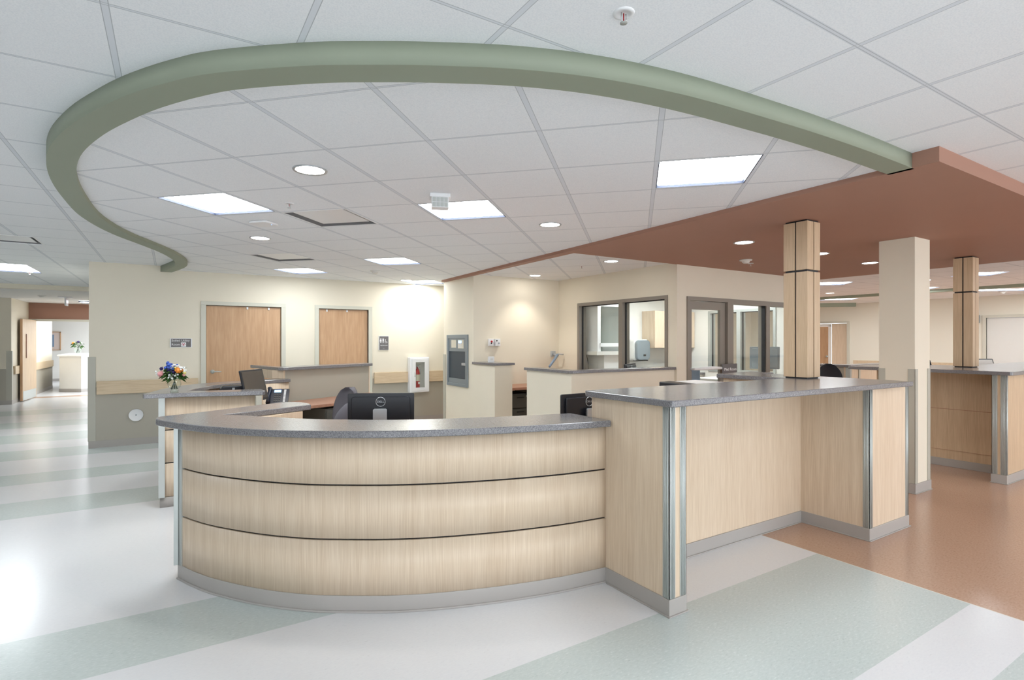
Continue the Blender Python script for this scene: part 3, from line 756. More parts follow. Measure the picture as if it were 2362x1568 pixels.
# ------------------------------------------------------------------ ceiling fixtures
def make_troffer(name, label, w_=.6, d_=.6):
    t_ = thing(name, label, 'ceiling light')
    a, b = w_ / 2 - .008, d_ / 2 - .008
    h = MB()
    for x0, x1, y0, y1 in ((-a, -a + .004, -b, b), (a - .004, a, -b, b), (-a, a, -b, -b + .004), (-a, a, b - .004, b)): h.box(x0, x1, y0, y1, 0.0, .028)
    obj('recess_frame', h, M['darkgap'], t_, local=True)
    obj('lens', MB().box(-a + .012, a - .012, -b + .012, b - .012, .016, .022), M['lens'], t_, local=True)
    return t_
first = None
names_in = ['square ceiling light on the left inside the green ring', 'square ceiling light behind the emergency lamp head', 'large square ceiling light at upper right inside the ring',
            'square ceiling light in the middle distance inside the ring', 'square ceiling light farthest left near the back wall doors', 'square ceiling light half hidden by the rust soffit tip']
G1 = 'square ceiling lights inside the green ring'
for i, (u, v) in enumerate(inner_lights):
    x, y = uv(u, v)
    if first is None:
        first = make_troffer('ceiling_light', names_in[0]); first.location = (x, y, ZI); first.rotation_euler = (0, 0, R(45)); first['group'] = G1
    else: dup(first, (x, y, ZI), R(45), names_in[i], G1)
G2 = 'square ceiling lights of the outer ceiling'
names_out = ['square ceiling light over the left corridor at the picture edge']
for i, (x, y, a) in enumerate(outer_lights):
    if i == 0:
        q = make_troffer('ceiling_light', 'oblong ceiling light over the left corridor at the picture edge', .6, 1.2); q.location = (x, y, ZO); q['group'] = G2; continue
    dup(first, (x, y, ZO), a, names_out[0] if i == 0 else 'square ceiling light out of the picture, ' + ('over the left aisle ahead', 'just behind the viewer at left', 'behind the viewer in the middle', 'behind the viewer at right', 'far behind the viewer at the left edge', 'farthest behind the viewer at left', 'farthest behind the viewer in the middle', 'farthest behind the viewer at right', 'at the right beyond the frame')[i - 1], G2)
lab = ['distant ceiling light between wood column and beige column', 'ceiling light right of the second wood column', 'long distant ceiling light beyond the green far band, left', 'long distant ceiling light near the far right wall',
       'small distant ceiling light just right of the beige column', 'ceiling light out of the picture at the right of the far room', 'added ceiling light of the far room hidden behind the medication room', 'added ceiling light of the far room in its hidden back corner', 'added ceiling light out of the picture near the far right wall', 'added ceiling light out of the picture nearest in the far room']  # the last four are out of view, added to brighten the far room
long_t = None
for i, (x, y, a, w_, d_) in enumerate(far_lights):
    if d_ < 1: dup(first, (x, y, ZO), a, lab[i], 'ceiling lights of the far right room')
    elif long_t is None:
        long_t = make_troffer('ceiling_light', lab[i], w_, d_); long_t.location = (x, y, ZO); long_t.rotation_euler = (0, 0, a); long_t['group'] = 'ceiling lights of the far right room'
    else: dup(long_t, (x, y, ZO), a, lab[i])
# medication room lights (surface panels); the middle one is added to brighten the room
for i, (x, y) in enumerate(((6.7, 6.3), (8.1, 6.3), (7.4, 6.3))):
    q = dup(first, (x, y, 2.52), 0, ('panel light inside the medication room, left', 'panel light inside the medication room, right', 'added panel light brightening the medication room, in the middle', 'panel light inside the medication room, by the back wall')[i], 'panel lights of the medication room')
# corridor lights beyond the beam; those past the header are unseen, added to brighten
for i, (x, y) in enumerate(((-1.72, 18.1), (-2.2, 21.5), (-2.2, 24.5), (-2.3, 20.3))):
    dup(first, (x, y, ZS - .032), 0, ('panel light in the corridor right of the hanging exit sign', 'unseen panel light in the corridor past the doorway', 'unseen panel light over the white corridor counter', 'added unseen panel light just behind the rust header', 'panel light before the framed picture', 'panel light right behind the cream beam')[i], 'panel lights of the corridor')

def make_can(label):
    c = thing('downlight', label, 'downlight')
    obj('trim_ring', MB().lathe([(.088, -.004), (.104, -.006), (.106, 0.0), (.088, 0.0)], n=36, cap=False), M['silver'], c, local=True)
    obj('lens', MB().lathe([(.0005, -.002), (.089, -.002), (.089, 0.0)], n=36, cap=False).lathe([(.089, -.002), (.089, -.0005)], n=36), M['can'], c, local=True)
    return c
cans = [(.748, 3.60, ZI, 'round downlight nearest the viewer, inside the ring'), (.797, 6.254, ZI, 'small round downlight at left between the two air vents'), (2.991, 4.10, ZI, 'round downlight in the middle near the rust soffit'),
        (5.158, 3.587, ZS, 'round downlight in the rust ceiling above the wood column, left'), (6.593, 3.565, ZS, 'round downlight half hidden behind the nearer wood column'), (7.928, 3.621, ZS, 'round downlight in the rust ceiling left of the beige column'),
        (5.01, 5.48, ZR, 'round downlight in the recess ceiling, right'), (5.05, 7.34, ZR, 'round downlight in the recess ceiling near the bright wall patch'),
        (11.9, 4.5, ZO, 'slim round downlight in the far right room ceiling'), (13.2, 6.9, ZO, 'slim round downlight far away between the columns'), (3.55, 9.2, ZI, 'added round downlight washing the back wall by the extinguisher cabinet')]  # the last downlight is put in for the bright wall patch
c0 = None
for x, y, z, lb in cans:
    if c0 is None: c0 = make_can(lb); c0.location = (x, y, z); c0['group'] = 'round downlights'
    else: dup(c0, (x, y, z), 0, lb, 'round downlights')
    ld = bpy.data.lights.new('downlight_beam', 'SPOT'); ld.energy = 18 if y < 7 else (24 if y < 9 else 8); ld.spot_size = R(105); ld.spot_blend = .6; ld.shadow_soft_size = .07; ld.color = (1, .95, .86)
    lo = bpy.data.objects.new('downlight_beam', ld); C.objects.link(lo); lo.location = (x, y, z - .02)

def make_vent(label, drop=0):
    v = thing('air_diffuser', label, 'air vent')
    a = .292
    th_ = MB()
    th_.add([(-a, -a, 0), (a, -a, 0), (a, a, 0), (-a, a, 0), (-.2, -.2, .045), (.2, -.2, .045), (.2, .2, .045), (-.2, .2, .045)], [(0, 1, 5, 4), (1, 2, 6, 5), (2, 3, 7, 6), (3, 0, 4, 7)])
    obj('throat', th_, plain('shaded_diffuser_throat', rgb(104, 104, 106), .6), v, local=True)  # white metal throat, its shadow put into the grey colour
    obj('neck', MB().box(-.2, .2, -.2, .2, .0452, .0456), M['blackmark'], v, local=True)
    obj('plaque', MB().box(-.235, .235, -.235, .235, .012, .022), M['white'], v, local=True, bevel=.003)
    rim = MB()
    for x0, x1, y0, y1 in ((-.298, -.286, -.298, .298), (.286, .298, -.298, .298), (-.298, .298, -.298, -.286), (-.298, .298, .286, .298)): rim.box(x0, x1, y0, y1, -.003, .001)
    obj('rim', rim, M['white'], v, local=True)
    return v
v0 = make_vent('square air diffuser in the middle of the ring ceiling'); x, y = uv(*vents[0]); v0.location = (x, y, ZI); v0.rotation_euler = (0, 0, R(45)); v0['group'] = 'square air diffusers'
x, y = uv(*vents[1]); dup(v0, (x, y, ZI), R(45), 'smaller looking air diffuser farther back above the doors', 'square air diffusers')
dup(v0, (-1.56, 8.12, ZO), 0, 'square air diffuser in the outer ceiling at the left edge', 'square air diffusers')

def make_sprinkler(label):
    s_ = thing('sprinkler', label, 'sprinkler')
    obj('escutcheon', MB().lathe([(.038, 0), (.036, -.004), (.026, -.006), (.022, -.001), (.0005, -.001)], n=24, cap=False), M['white'], s_, local=True)
    obj('frame_arms', MB().tube([(-.010, 0, 0), (-.012, 0, -.02), (-.003, 0, -.034)], .0022, 6).tube([(.010, 0, 0), (.012, 0, -.02), (.003, 0, -.034)], .0022, 6), M['white'], s_, local=True)
    obj('bulb', MB().tube([(0, 0, -.002), (0, 0, -.026)], .0022, 8), M['red'], s_, local=True)
    obj('deflector', MB().lathe([(.0005, -.034), (.013, -.034), (.013, -.036), (.0005, -.036)], n=14, cap=False), M['metal'], s_, local=True)
    return s_
s0 = make_sprinkler('fire sprinkler with a red bulb in the outer ceiling at the top'); s0.location = (1.333, 1.395, ZO); s0['group'] = 'ceiling sprinklers'
for x, y, z, lb in ((.79, 4.56, ZI, 'sprinkler beside the left square light'), (6.62, 4.50, ZS, 'sprinkler on the rust ceiling beside the smoke detector'), (4.97, 6.05, ZR, 'sprinkler in the recess ceiling'), (-1.98, 11.9, ZO, 'sprinkler at the far left edge before the beam')):
    dup(s0, (x, y, z), .5, lb, 'ceiling sprinklers')

def make_smoke(label):
    s_ = thing('smoke_detector', label, 'smoke detector')
    obj('base_plate', MB().lathe([(.0005, 0), (.078, 0), (.075, -.012), (.05, -.018)], n=28, cap=False), M['offwhite'], s_, local=True)
    obj('sensor_head', MB().lathe([(.052, -.014), (.045, -.035), (.028, -.046), (.0005, -.046)], n=24, cap=False), M['offwhite'], s_, local=True)
    obj('slots', MB().lathe([(.034, -.0365), (.0365, -.0405)], n=9, cap=False), M['blackmark'], s_, local=True)
    return s_
m0 = make_smoke('smoke detector on the rust ceiling left of the wood column'); m0.location = (6.28, 4.34, ZS); m0['group'] = 'smoke detectors'
dup(m0, (2.66, 8.2, ZI), 0, 'smoke detector in the ring ceiling near the back wall', 'smoke detectors')
dup(m0, (-2.5, 16.3, ZS), 0, 'smoke detector in the left corridor ceiling', 'smoke detectors')
dup(m0, (16.2, 4.6, ZO), 0, 'ceiling sensor by the far right door', 'smoke detectors')

ap = thing('wireless_access_point', 'rounded white access point beside the nearer air diffuser', 'access point', (.72, 5.42, ZI), R(45))
obj('housing', MB().prism(rounded([(-.1, -.1), (.1, -.1), (.1, .1), (-.1, .1)], .05), -.02, 0), M['white'], ap, local=True, bevel=.009, seg=3)
obj('status_light', MB().ball((.01, -.075, -.02), .004), M['lcd'], ap, local=True)

em = thing('emergency_lamp', 'white ceiling mounted lamp head hanging beside a square light', 'emergency light', (1.69, 3.70, ZI), R(-22))
obj('canopy', MB().box(-.075, .075, -.055, .055, -.028, 0), M['white'], em, local=True, bevel=.004)
hd = obj('lamp_head', MB().box(-.062, .062, -.055, .035, -.105, -.0285), M['white'], em, local=True)
for k in range(4):
    for q in range(2):
        obj('reflector_cell', MB().box(-.056 + k * .0285, -.031 + k * .0285, -.058, -.0552, -.100 + q * .036, -.068 + q * .036), M['metal'], hd, local=True)

ex = thing('exit_sign', 'small edge-on lit sign hanging in the left corridor', 'sign', (-2.09, 16.5, ZS))
obj('canopy', MB().box(-2.24, -1.98, 16.44, 16.56, ZS - .02, ZS), M['white'], ex)
obj('face', MB().box(-2.10, -2.07, 16.3, 16.62, ZS - .21, ZS - .03), M['white'], ex)
obj('red_lettering', MB().box(-2.0695, -2.0675, 16.32, 16.6, ZS - .17, ZS - .06), M['red'], ex)

# ------------------------------------------------------------------ signs
sg = thing('room_sign', 'grey sign reading Soiled Utility Room with a biohazard mark', 'sign', (.135, WB, 1.44))
obj('backing', MB().box(-.01, .28, WB - .012, WB, 1.437, 1.575), M['white'], sg)
obj('plate', MB().box(.004, .266, WB - .015, WB - .012, 1.444, 1.568), M['signgrey'], sg)
obj('lettering', text_mb('Soiled Utility', .046, 'LEFT').xf(T(.010, WB - .0155, 1.541)).add([], []), M['text'], sg)
obj('lettering', text_mb('Room', .046, 'LEFT').xf(T(.010, WB - .0155, 1.480)), M['text'], sg)
pc = obj('pictogram', MB().box(.135, .200, WB - .0165, WB - .015, 1.448, 1.513), M['text'], sg)
bz = MB()
for k in range(3):
    a = R(90 + 120 * k); cx, cz = .1675 + .013 * math.cos(a), 1.4805 + .013 * math.sin(a)
    pts = [(cx + .013 * math.cos(a + R(t_)), WB - .0172, cz + .013 * math.sin(a + R(t_))) for t_ in range(40, 330, 20)]
    bz.tube(pts, .0028, 5)
bz.ball((.1675, WB - .0172, 1.4805), .006)
obj('biohazard_mark', bz, M['pink'], pc)
s2 = thing('restroom_sign', 'upright grey restroom sign with white figures', 'sign', (3.34, WB, 1.37))
obj('backing', MB().box(3.24, 3.43, WB - .012, WB, 1.365, 1.63), M['white'], s2)
obj('plate', MB().box(3.252, 3.425, WB - .015, WB - .012, 1.372, 1.622), M['signgrey'], s2)
fg = MB(); yy = WB - .0165
def person_icon(fg, x, z, dress):
    fg.ball((x, yy, z + .082), .0075, 8)
    w2 = .017 if dress else .011
    if dress: fg.add([(x - .007, yy, z + .072), (x + .007, yy, z + .072), (x + w2, yy, z + .03), (x - w2, yy, z + .03)], [(0, 3, 2, 1)])
    else: fg.add([(x - .013, yy, z + .072), (x + .013, yy, z + .072), (x + .012, yy, z + .03), (x - .012, yy, z + .03)], [(0, 3, 2, 1)])
    fg.box(x - .007, x - .001, yy, yy + .001, z, z + .03).box(x + .001, x + .007, yy, yy + .001, z, z + .03)
person_icon(fg, 3.277, 1.50, True); person_icon(fg, 3.325, 1.50, False)
fg.box(3.3005, 3.3025, yy, yy + .001, 1.498, 1.59)
fg.ball((3.368, yy, 1.562), .007, 8).tube([(3.368, yy, 1.552), (3.37, yy, 1.528), (3.39, yy, 1.528), (3.402, yy, 1.505)], .0035, 6)
fg.tube([(3.375 + .019 * math.cos(R(a)), yy, 1.518 + .019 * math.sin(R(a))) for a in range(110, 371, 20)], .0028, 6)
obj('pictogram', fg, M['text'], s2)
obj('lettering', text_mb('RESTROOM', .026).xf(T(3.338, yy + .001, 1.452)), M['text'], s2)
obj('braille_dots', text_mb('::: :. .:', .016).xf(T(3.338, yy + .001, 1.40)), M['text'], s2)
ms = thing('room_sign', 'grey Med Room sign on the glazing behind the standing counter', 'sign', (6.9, 4.99, 1.06))
obj('plate', MB().box(6.70, 7.03, 5.0, 5.012, 1.07, 1.205), M['signgrey'], ms)
obj('lettering', text_mb('Med Room', .062).xf(T(6.875, 4.9985, 1.125)), M['text'], ms)
obj('bracket', MB().box(6.72, 7.0, 5.012, 5.058, 1.12, 1.15), M['bronze'], ms)

# ------------------------------------------------------------------ fire extinguisher cabinet
ec = thing('extinguisher_cabinet', 'white wall cabinet with a glass slot holding a fire extinguisher', 'cabinet', (4.0, WB, .55))
x0, x1, z0, z1 = 3.80, 4.195, .565, 1.225
f = MB().ring_y(x0, x1, z0, z1, .06, .06, .05, .05, WB - .125, WB - .0205)
obj('box', f, M['white'], ec, bevel=.008)
obj('box_back', MB().box(x0, x1, WB - .02, WB - .007, z0, z1), M['offwhite'], ec)
d = MB().ring_y(x0 + .04, x1 - .03, z0 + .03, z1 - .03, .075, .07, .06, .06, WB - .138, WB - .126)
dr = obj('door', d, M['white'], ec)
obj('handle', MB().tube([(x0 + .095, WB - .145, .86), (x0 + .095, WB - .145, .95)], .006), M['metal'], dr)
obj('pane', MB().box(x0 + .115, x1 - .10, WB - .134, WB - .131, z0 + .09, z1 - .09), M['glass'], ec)
fe = thing('fire_extinguisher', 'red fire extinguisher inside the white wall cabinet', 'fire extinguisher', (3.975, WB - .06, .62))
px, py = 3.968, WB - .075
obj('cylinder', MB().lathe([(.046, 0), (.048, .02), (.048, .31), (.034, .365), (.014, .39), (.014, .42)], (px, py, .62), 20), M['red'], fe)
obj('valve', MB().tube([(px - .02, py, 1.055), (px + .06, py, 1.085)], .006).tube([(px - .02, py, 1.045), (px + .05, py, 1.04)], .005).ball((px, py, 1.05), .014), M['silver'], fe)
obj('hose', MB().tube([(px + .01, py - .01, 1.045), (px + .045, py - .01, 1.02), (px + .06, py - .01, .96), (px + .062, py - .01, .90)], .008), M['silver'], fe)
obj('label', MB().lathe([(.0486, .16), (.0486, .28)], (px, py, .62), 20, cap=False), M['label'], fe)
obj('label', MB().box(px + .0, px + .035, py - .0505, py - .0475, .72, .76), M['text'], fe)

# round cover plate, low on the left wall
rp = thing('round_wall_plate', 'white round blank cover low on the greige left wall', 'wall plate', (-.434, WB, .44))
obj('disc', MB().lathe([(.0005, 0), (.086, 0), (.09, -.004), (.09, -.010)], n=32, cap=False).xf(T(-.434, WB - .017, .44) @ Matrix.Rotation(R(90), 4, 'X') @ Matrix.Scale(-1, 4, (0, 0, 1))), M['white'], rp)
obj('screw', MB().ball((-.434, WB - .019, .44), .009), M['steel'], rp)

# ------------------------------------------------------------------ grey recessed terminal on X = 4.13
kt = thing('wall_terminal', 'tall grey metal terminal recessed in the cream recess wall', 'wall terminal', (4.13, 8.3, .76))
X = 4.13; y0, y1, z0, z1 = 7.92, 8.70, .77, 1.64
f = MB().ring_x(X - .03, X, y0, y1, z0, z1, .07, .07, .05, .06)
obj('frame', f, M['steel'], kt, bevel=.004)
obj('display_panel', MB().box(X - .018, X, y0 + .07, y1 - .07, 1.36, z1 - .06), M['steel'], kt)
obj('notice', MB().box(X - .022, X - .018, 8.34, 8.52, 1.42, 1.555), M['label'], kt)
kp = obj('keypad', MB().box(X - .022, X - .018, 8.06, 8.27, 1.41, 1.555), M['label'], kt)
obj('display', MB().box(X - .0235, X - .022, 8.14, 8.25, 1.50, 1.54), M['lcd'], kp)
kk = MB()
for i in range(4): kk.box(X - .0235, X - .022, 8.135 + i * .03, 8.157 + i * .03, 1.42, 1.485)
obj('keys', kk, M['offwhite'], kp)
obj('hopper', MB().box(X - .006, X - .0005, y0 + .07, y1 - .07, .90, 1.36), plain('hopper_dark', rgb(62, 72, 80), .5), kt)
obj('lower_panel', MB().box(X - .02, X, y0 + .07, y1 - .07, z0 + .05, .90), M['steel'], kt)
obj('latch', MB().box(X - .04, X - .006, y0 + .05, y0 + .18, 1.13, 1.17), M['silver'], kt)

# wall buttons and outlets
bt = thing('alarm_button', 'white wall plate with a red button on the recess wall', 'wall switch', (4.45, 7.75, 1.45))
obj('plate', MB().box(4.395, 4.49, 7.715, 7.75, 1.455, 1.57), M['white'], bt, bevel=.004)
obj('button', MB().ball((4.445, 7.71, 1.525), .018), M['red'], bt)
obj('key_switch', MB().ball((4.44, 7.71, 1.495), .012), M['blackmark'], bt)
bt2 = thing('key_switch', 'white key switch box right of the red button', 'wall switch', (4.57, 7.75, 1.45))
obj('plate', MB().box(4.505, 4.60, 7.69, 7.75, 1.45, 1.57), M['white'], bt2, bevel=.004)
obj('lock', MB().ball((4.53, 7.686, 1.54), .011), M['blackmark'], bt2)
obj('knob', MB().ball((4.565, 7.68, 1.50), .016), M['silver'], bt2)
ol = thing('wall_outlet', 'white outlet box on top of the short half wall', 'outlet', (4.30, 7.5, 1.20))
obj('plate', MB().box(4.25, 4.35, 7.46, 7.50, 1.2005, 1.29), M['white'], ol, bevel=.004)
obj('socket', MB().box(4.28, 4.32, 7.455, 7.46, 1.23, 1.262), M['offwhite'], ol)

# monitor arm
ma = thing('monitor_arm', 'empty silver monitor arm fixed to the recess wall', 'monitor arm', (5.72, 7.7, 1.28))
obj('wall_plate', MB().box(5.66, 5.75, 7.72, 7.749, 1.26, 1.36), M['silver'], ma)
obj('joint', MB().tube([(5.70, 7.72, 1.30), (5.70, 7.60, 1.29)], .022).tube([(5.70, 7.60, 1.31), (5.80, 7.56, 1.30)], .012), M['silver'], ma)
obj('arm', MB().tube([(5.70, 7.60, 1.29), (5.42, 7.45, 1.10)], [.026, .018]), M['blue'], ma)

# ------------------------------------------------------------------ medication room contents
tw = thing('towel_dispenser', 'grey translucent paper towel dispenser on the white wall behind the window', 'towel dispenser', (7.5, 7.5, 1.18))
obj('back_box', MB().rbox(.37, .40, .18, .05, 0, 0).xf(T(7.52, 7.41, 1.17)), M['offwhite'], tw)
obj('cover', MB().rbox(.33, .37, .07, .07, 0, 0).xf(T(7.53, 7.34, 1.18)), M['steel'], tw, bevel=.01)
obj('badge', MB().box(7.52, 7.58, 7.335, 7.34, 1.25, 1.285), M['blackmark'], tw)
obj('outlet_slot', MB().box(7.40, 7.66, 7.36, 7.50, 1.155, 1.175), M['darkcab'], tw)
wc = thing('wall_cabinet', 'pale wood upper cabinet seen through the medication room glass', 'cabinet', (8.3, 7.4, 1.4))
obj('body', MB().box(7.74, 8.87, 7.29, 7.595, 1.40, 2.11), M['wood'], wc)
for a, b in ((7.745, 8.30), (8.31, 8.865)): obj('door', MB().box(a, b, 7.27, 7.289, 1.405, 2.105), M['wood'], wc, bevel=.002)
bcab = thing('base_cabinet', 'white base cabinet with drawers inside the medication room', 'cabinet', (8.0, 7.3, 0))
obj('body', MB().box(7.12, 8.87, 7.05, 7.595, 0, .88), M['offwhite'], bcab)
obj('countertop', MB().box(7.10, 8.87, 7.02, 7.595, .88, .92), M['granite'], bcab)
for k in range(3): obj('drawer', MB().box(7.15, 7.6, 7.03, 7.049, .1 + k * .26, .33 + k * .26), M['white'], bcab, bevel=.003)
hd = thing('safety_hood', 'white laboratory hood with glass sash behind the window, left pane', 'hood', (6.5, 7.2, 0))
obj('cabinet', MB().box(6.05, 6.12, 6.95, 7.58, 1.36, 2.25).box(6.56, 6.62, 6.95, 7.58, 1.36, 2.25).box(6.12, 6.56, 7.45, 7.58, 1.36, 2.25).box(6.12, 6.56, 6.95, 7.45, 2.12, 2.25), M['white'], hd)
obj('sash', MB().box(6.14, 6.55, 6.97, 6.98, 1.5, 2.12), M['glass'], hd)
obj('back_lining', MB().box(6.12, 6.56, 7.42, 7.449, 1.36, 2.12), M['hoodglass'], hd)
obj('sash_rail', MB().box(6.10, 6.58, 6.93, 6.97, 1.44, 1.50), M['white'], hd)
obj('work_surface', MB().box(5.99, 6.64, 6.90, 7.58, 1.30, 1.36), M['offwhite'], hd)
obj('stand', MB().box(6.22, 6.60, 6.98, 7.55, 0.0, 1.30), M['white'], hd)
obj('power_cord', MB().tube([(6.1, 7.3, 1.3), (6.13, 7.3, 1.2), (6.16, 7.3, 1.0), (6.12, 7.3, .7)], .006), M['blackmark'], hd)
ct = thing('supply_cart', 'small cart with a blue grey bin behind the glass door', 'cart', (6.55, 5.75, 0))
obj('cart_body', MB().box(6.28, 6.86, 5.5, 6.0, .05, .90), M['wood'], ct)
obj('bin', MB().box(6.26, 6.82, 5.48, 5.98, .90, 1.10), M['blue'], ct, bevel=.02)
obj('caster', MB().ball((6.33, 5.55, .03), .03).ball((6.8, 5.55, .03), .03).ball((6.33, 5.95, .03), .03).ball((6.8, 5.95, .03), .03), M['black'], ct)

# ------------------------------------------------------------------ monitors
def make_monitor(name, label, w_=.49, h_=.31, zb=.075, logo=True, tilt=0, mat='dark', scr='screen'):
    """local: back faces -y; base stands at z=0, top at base+h_+..."""
    m = thing(name, label, 'computer monitor')
    TL = Matrix.Translation((0, 0, zb + .1)) @ Matrix.Rotation(R(tilt), 4, 'X') @ Matrix.Translation((0, 0, -zb - .1))
    sh = MB().rbox(w_, h_, .018, .012, 0, zb).xf(TL)
    hs = obj('housing', sh, M[mat], m, local=True, bevel=.003)
    bk = MB().rbox(w_ - .06, h_ - .05, .02, .02, -.020, zb + .025).xf(TL)
    obj('back_bulge', bk, M[mat], m, local=True, bevel=.006)
    obj('screen', MB().box(-w_ / 2 + .018, w_ / 2 - .018, .018, .0195, zb + .02, zb + h_ - .018).xf(TL), M[scr], m, local=True)
    obj('stand_neck', MB().rbox(.10, zb + .20, .022, .012, -.062, .0), M['silver'], m, local=True)
    obj('stand_mount', MB().box(-.035, .035, -.042, -.018, zb + .09, zb + .17), M['silver'], m, local=True)
    obj('stand_base', MB().prism(rounded([(-.12, -.10), (.12, -.10), (.12, .09), (-.12, .09)], .04), 0, .012), M['silver'], m, local=True)
    if logo:
        zc = zb + h_ - .062; yl = -.0215
        lg = obj('logo_ring', MB().tube([(.034 * math.cos(R(a)), yl, zc + .034 * math.sin(R(a))) for a in range(0, 361, 15)], .0024, 6), M['silver'], m, local=True)
        obj('logo_lettering', text_mb('DELL', .021, depth=.0006).xf(Matrix.Translation((0, yl, zc)) @ Matrix.Scale(1.15, 4, (1, 0, 0))), M['silver'], lg, local=True)
    return m
mon = make_monitor('computer_monitor', 'black monitor with round silver logo seen from behind the front counter')
mon.location = (1.335, 3.975, .756); mon.rotation_euler = (0, 0, R(-27)); mon['group'] = 'black monitors seen from behind'
dup(mon, (2.66, 3.17, .756), 0, 'black monitor partly hidden by the standing counter end', 'black monitors seen from behind')
dup(mon, (5.50, 5.62, .83), R(28), 'black monitor top showing over the recess half wall', 'black monitors seen from behind')
# tilted side monitor on the flower counter desk
sm = make_monitor('computer_monitor', 'dark monitor turned sideways with its screen toward the chairs', .42, .34, zb=.13, logo=False, tilt=13)
sm.location = (.755, 6.34, .762); sm.rotation_euler = (0, 0, R(233)); sm['group'] = 'desk monitors showing a screen'
mm = make_monitor('computer_monitor', 'grey backed monitor inside the medication room glazing', .46, .38, zb=.11, logo=False, tilt=8, mat='steel')
mm.location = (8.50, 5.52, .95); mm.rotation_euler = (0, 0, R(-55))
ws = thing('work_shelf', 'narrow work shelf inside the medication room window', 'shelf', (8.1, 5.5, 0))
obj('shelf_board', MB().box(7.05, 8.85, 5.25, 5.85, .915, .949), M['offwhite'], ws)
obj('shelf_panel', MB().box(7.06, 7.09, 5.25, 5.8, 0, .915), M['offwhite'], ws); obj('shelf_panel', MB().box(8.81, 8.84, 5.25, 5.8, 0, .915), M['offwhite'], ws)
d6 = obj('worktop', MB().box(8.75, 11.2, 3.05, 3.75, .73, .76), M['desk'], origin=(9.5, 3.4, .74)); tag(d6, 'reddish desk worktop behind the right edge counter', 'desk')
d6s = thing('desk_support', 'support panels below the desk behind the right edge counter', 'desk support', (9.5, 3.4, 0))
obj('panel', MB().box(8.8, 8.83, 3.1, 3.7, 0, .73), M['wood'], d6s); obj('panel', MB().box(11.1, 11.13, 3.1, 3.7, 0, .73), M['wood'], d6s)
tb = make_monitor('computer_monitor', 'tilted black monitor, bright reflection painted on its screen, over the right edge counter', .34, .25, zb=.25, logo=False, tilt=18, scr='offwhite')  # off-white screen colour stands in for a bright reflection
tb.location = (10.65, 3.25, .762); tb.rotation_euler = (0, 0, R(150))
tb2 = make_monitor('computer_monitor', 'small dark screen edge peeking out right of the beige column', .34, .25, zb=.26, logo=False, tilt=15)
tb2.location = (9.10, 3.40, .762); tb2.rotation_euler = (0, 0, R(215))

# unidentified small black desk device, its form made up
sp = thing('desk_device', 'small black desk device with a silver strip behind the bouquet counter', 'printer', (.56, 6.50, .761))
obj('body', MB().rbox(.24, .30, .18, .04, -.09, 0), M['dark'], sp, local=True, bevel=.01)
obj('strip', MB().box(-.012, .012, -.095, -.0905, .02, .28), M['silver'], sp, local=True)

# telephone
ph = thing('desk_telephone', 'dark desk telephone with a lit display and white key labels', 'telephone', (1.06, 6.86, .76), R(-18))
tilt = T(0, 0, 0) @ Matrix.Rotation(R(52), 4, 'X')
bodyb = MB().prism(rounded([(-.12, -.02), (.12, -.02), (.12, .20), (-.12, .20)], .012), .0, .03).xf(Matrix.Translation((0, -.02, .035)) @ Matrix.Rotation(R(48), 4, 'X'))
pb = obj('body', bodyb, M['phone'], ph, local=True)
obj('foot', MB().box(-.09, .09, -.02, .14, 0, .02).add([(-.08, .02, .02), (.08, .02, .02), (.08, .12, .02), (-.08, .12, .02), (-.08, .09, .15), (.08, .09, .15)], [(0, 1, 5, 4), (1, 2, 5), (0, 4, 3), (2, 3, 4, 5)]), M['dark'], ph, local=True)
TM = Matrix.Translation((0, -.02, .035)) @ Matrix.Rotation(R(48), 4, 'X')
obj('display', MB().box(-.045, .03, .150, .185, .030, .032).xf(TM), M['lcd'], pb, local=True)
kb = MB()
for r_ in range(4):
    for c_ in range(3): kb.box(-.04 + c_ * .026, -.022 + c_ * .026, .02 + r_ * .028, .036 + r_ * .028, .03, .034)
obj('dial_keys', kb.xf(TM), M['darkcab'], pb, local=True)
kb = MB()
for r_ in range(10): kb.box(.062, .086, .012 + r_ * .018, .024 + r_ * .018, .03, .033)
obj('label_keys', kb.xf(TM), M['text'], pb, local=True)
obj('handset', MB().tube([(-.095, -.01, .045), (-.095, .03, .064), (-.095, .12, .066), (-.095, .17, .05), (-.095, .20, .045)], [.026, .02, .016, .02, .027], 12).xf(TM), M['phone'], ph, local=True)

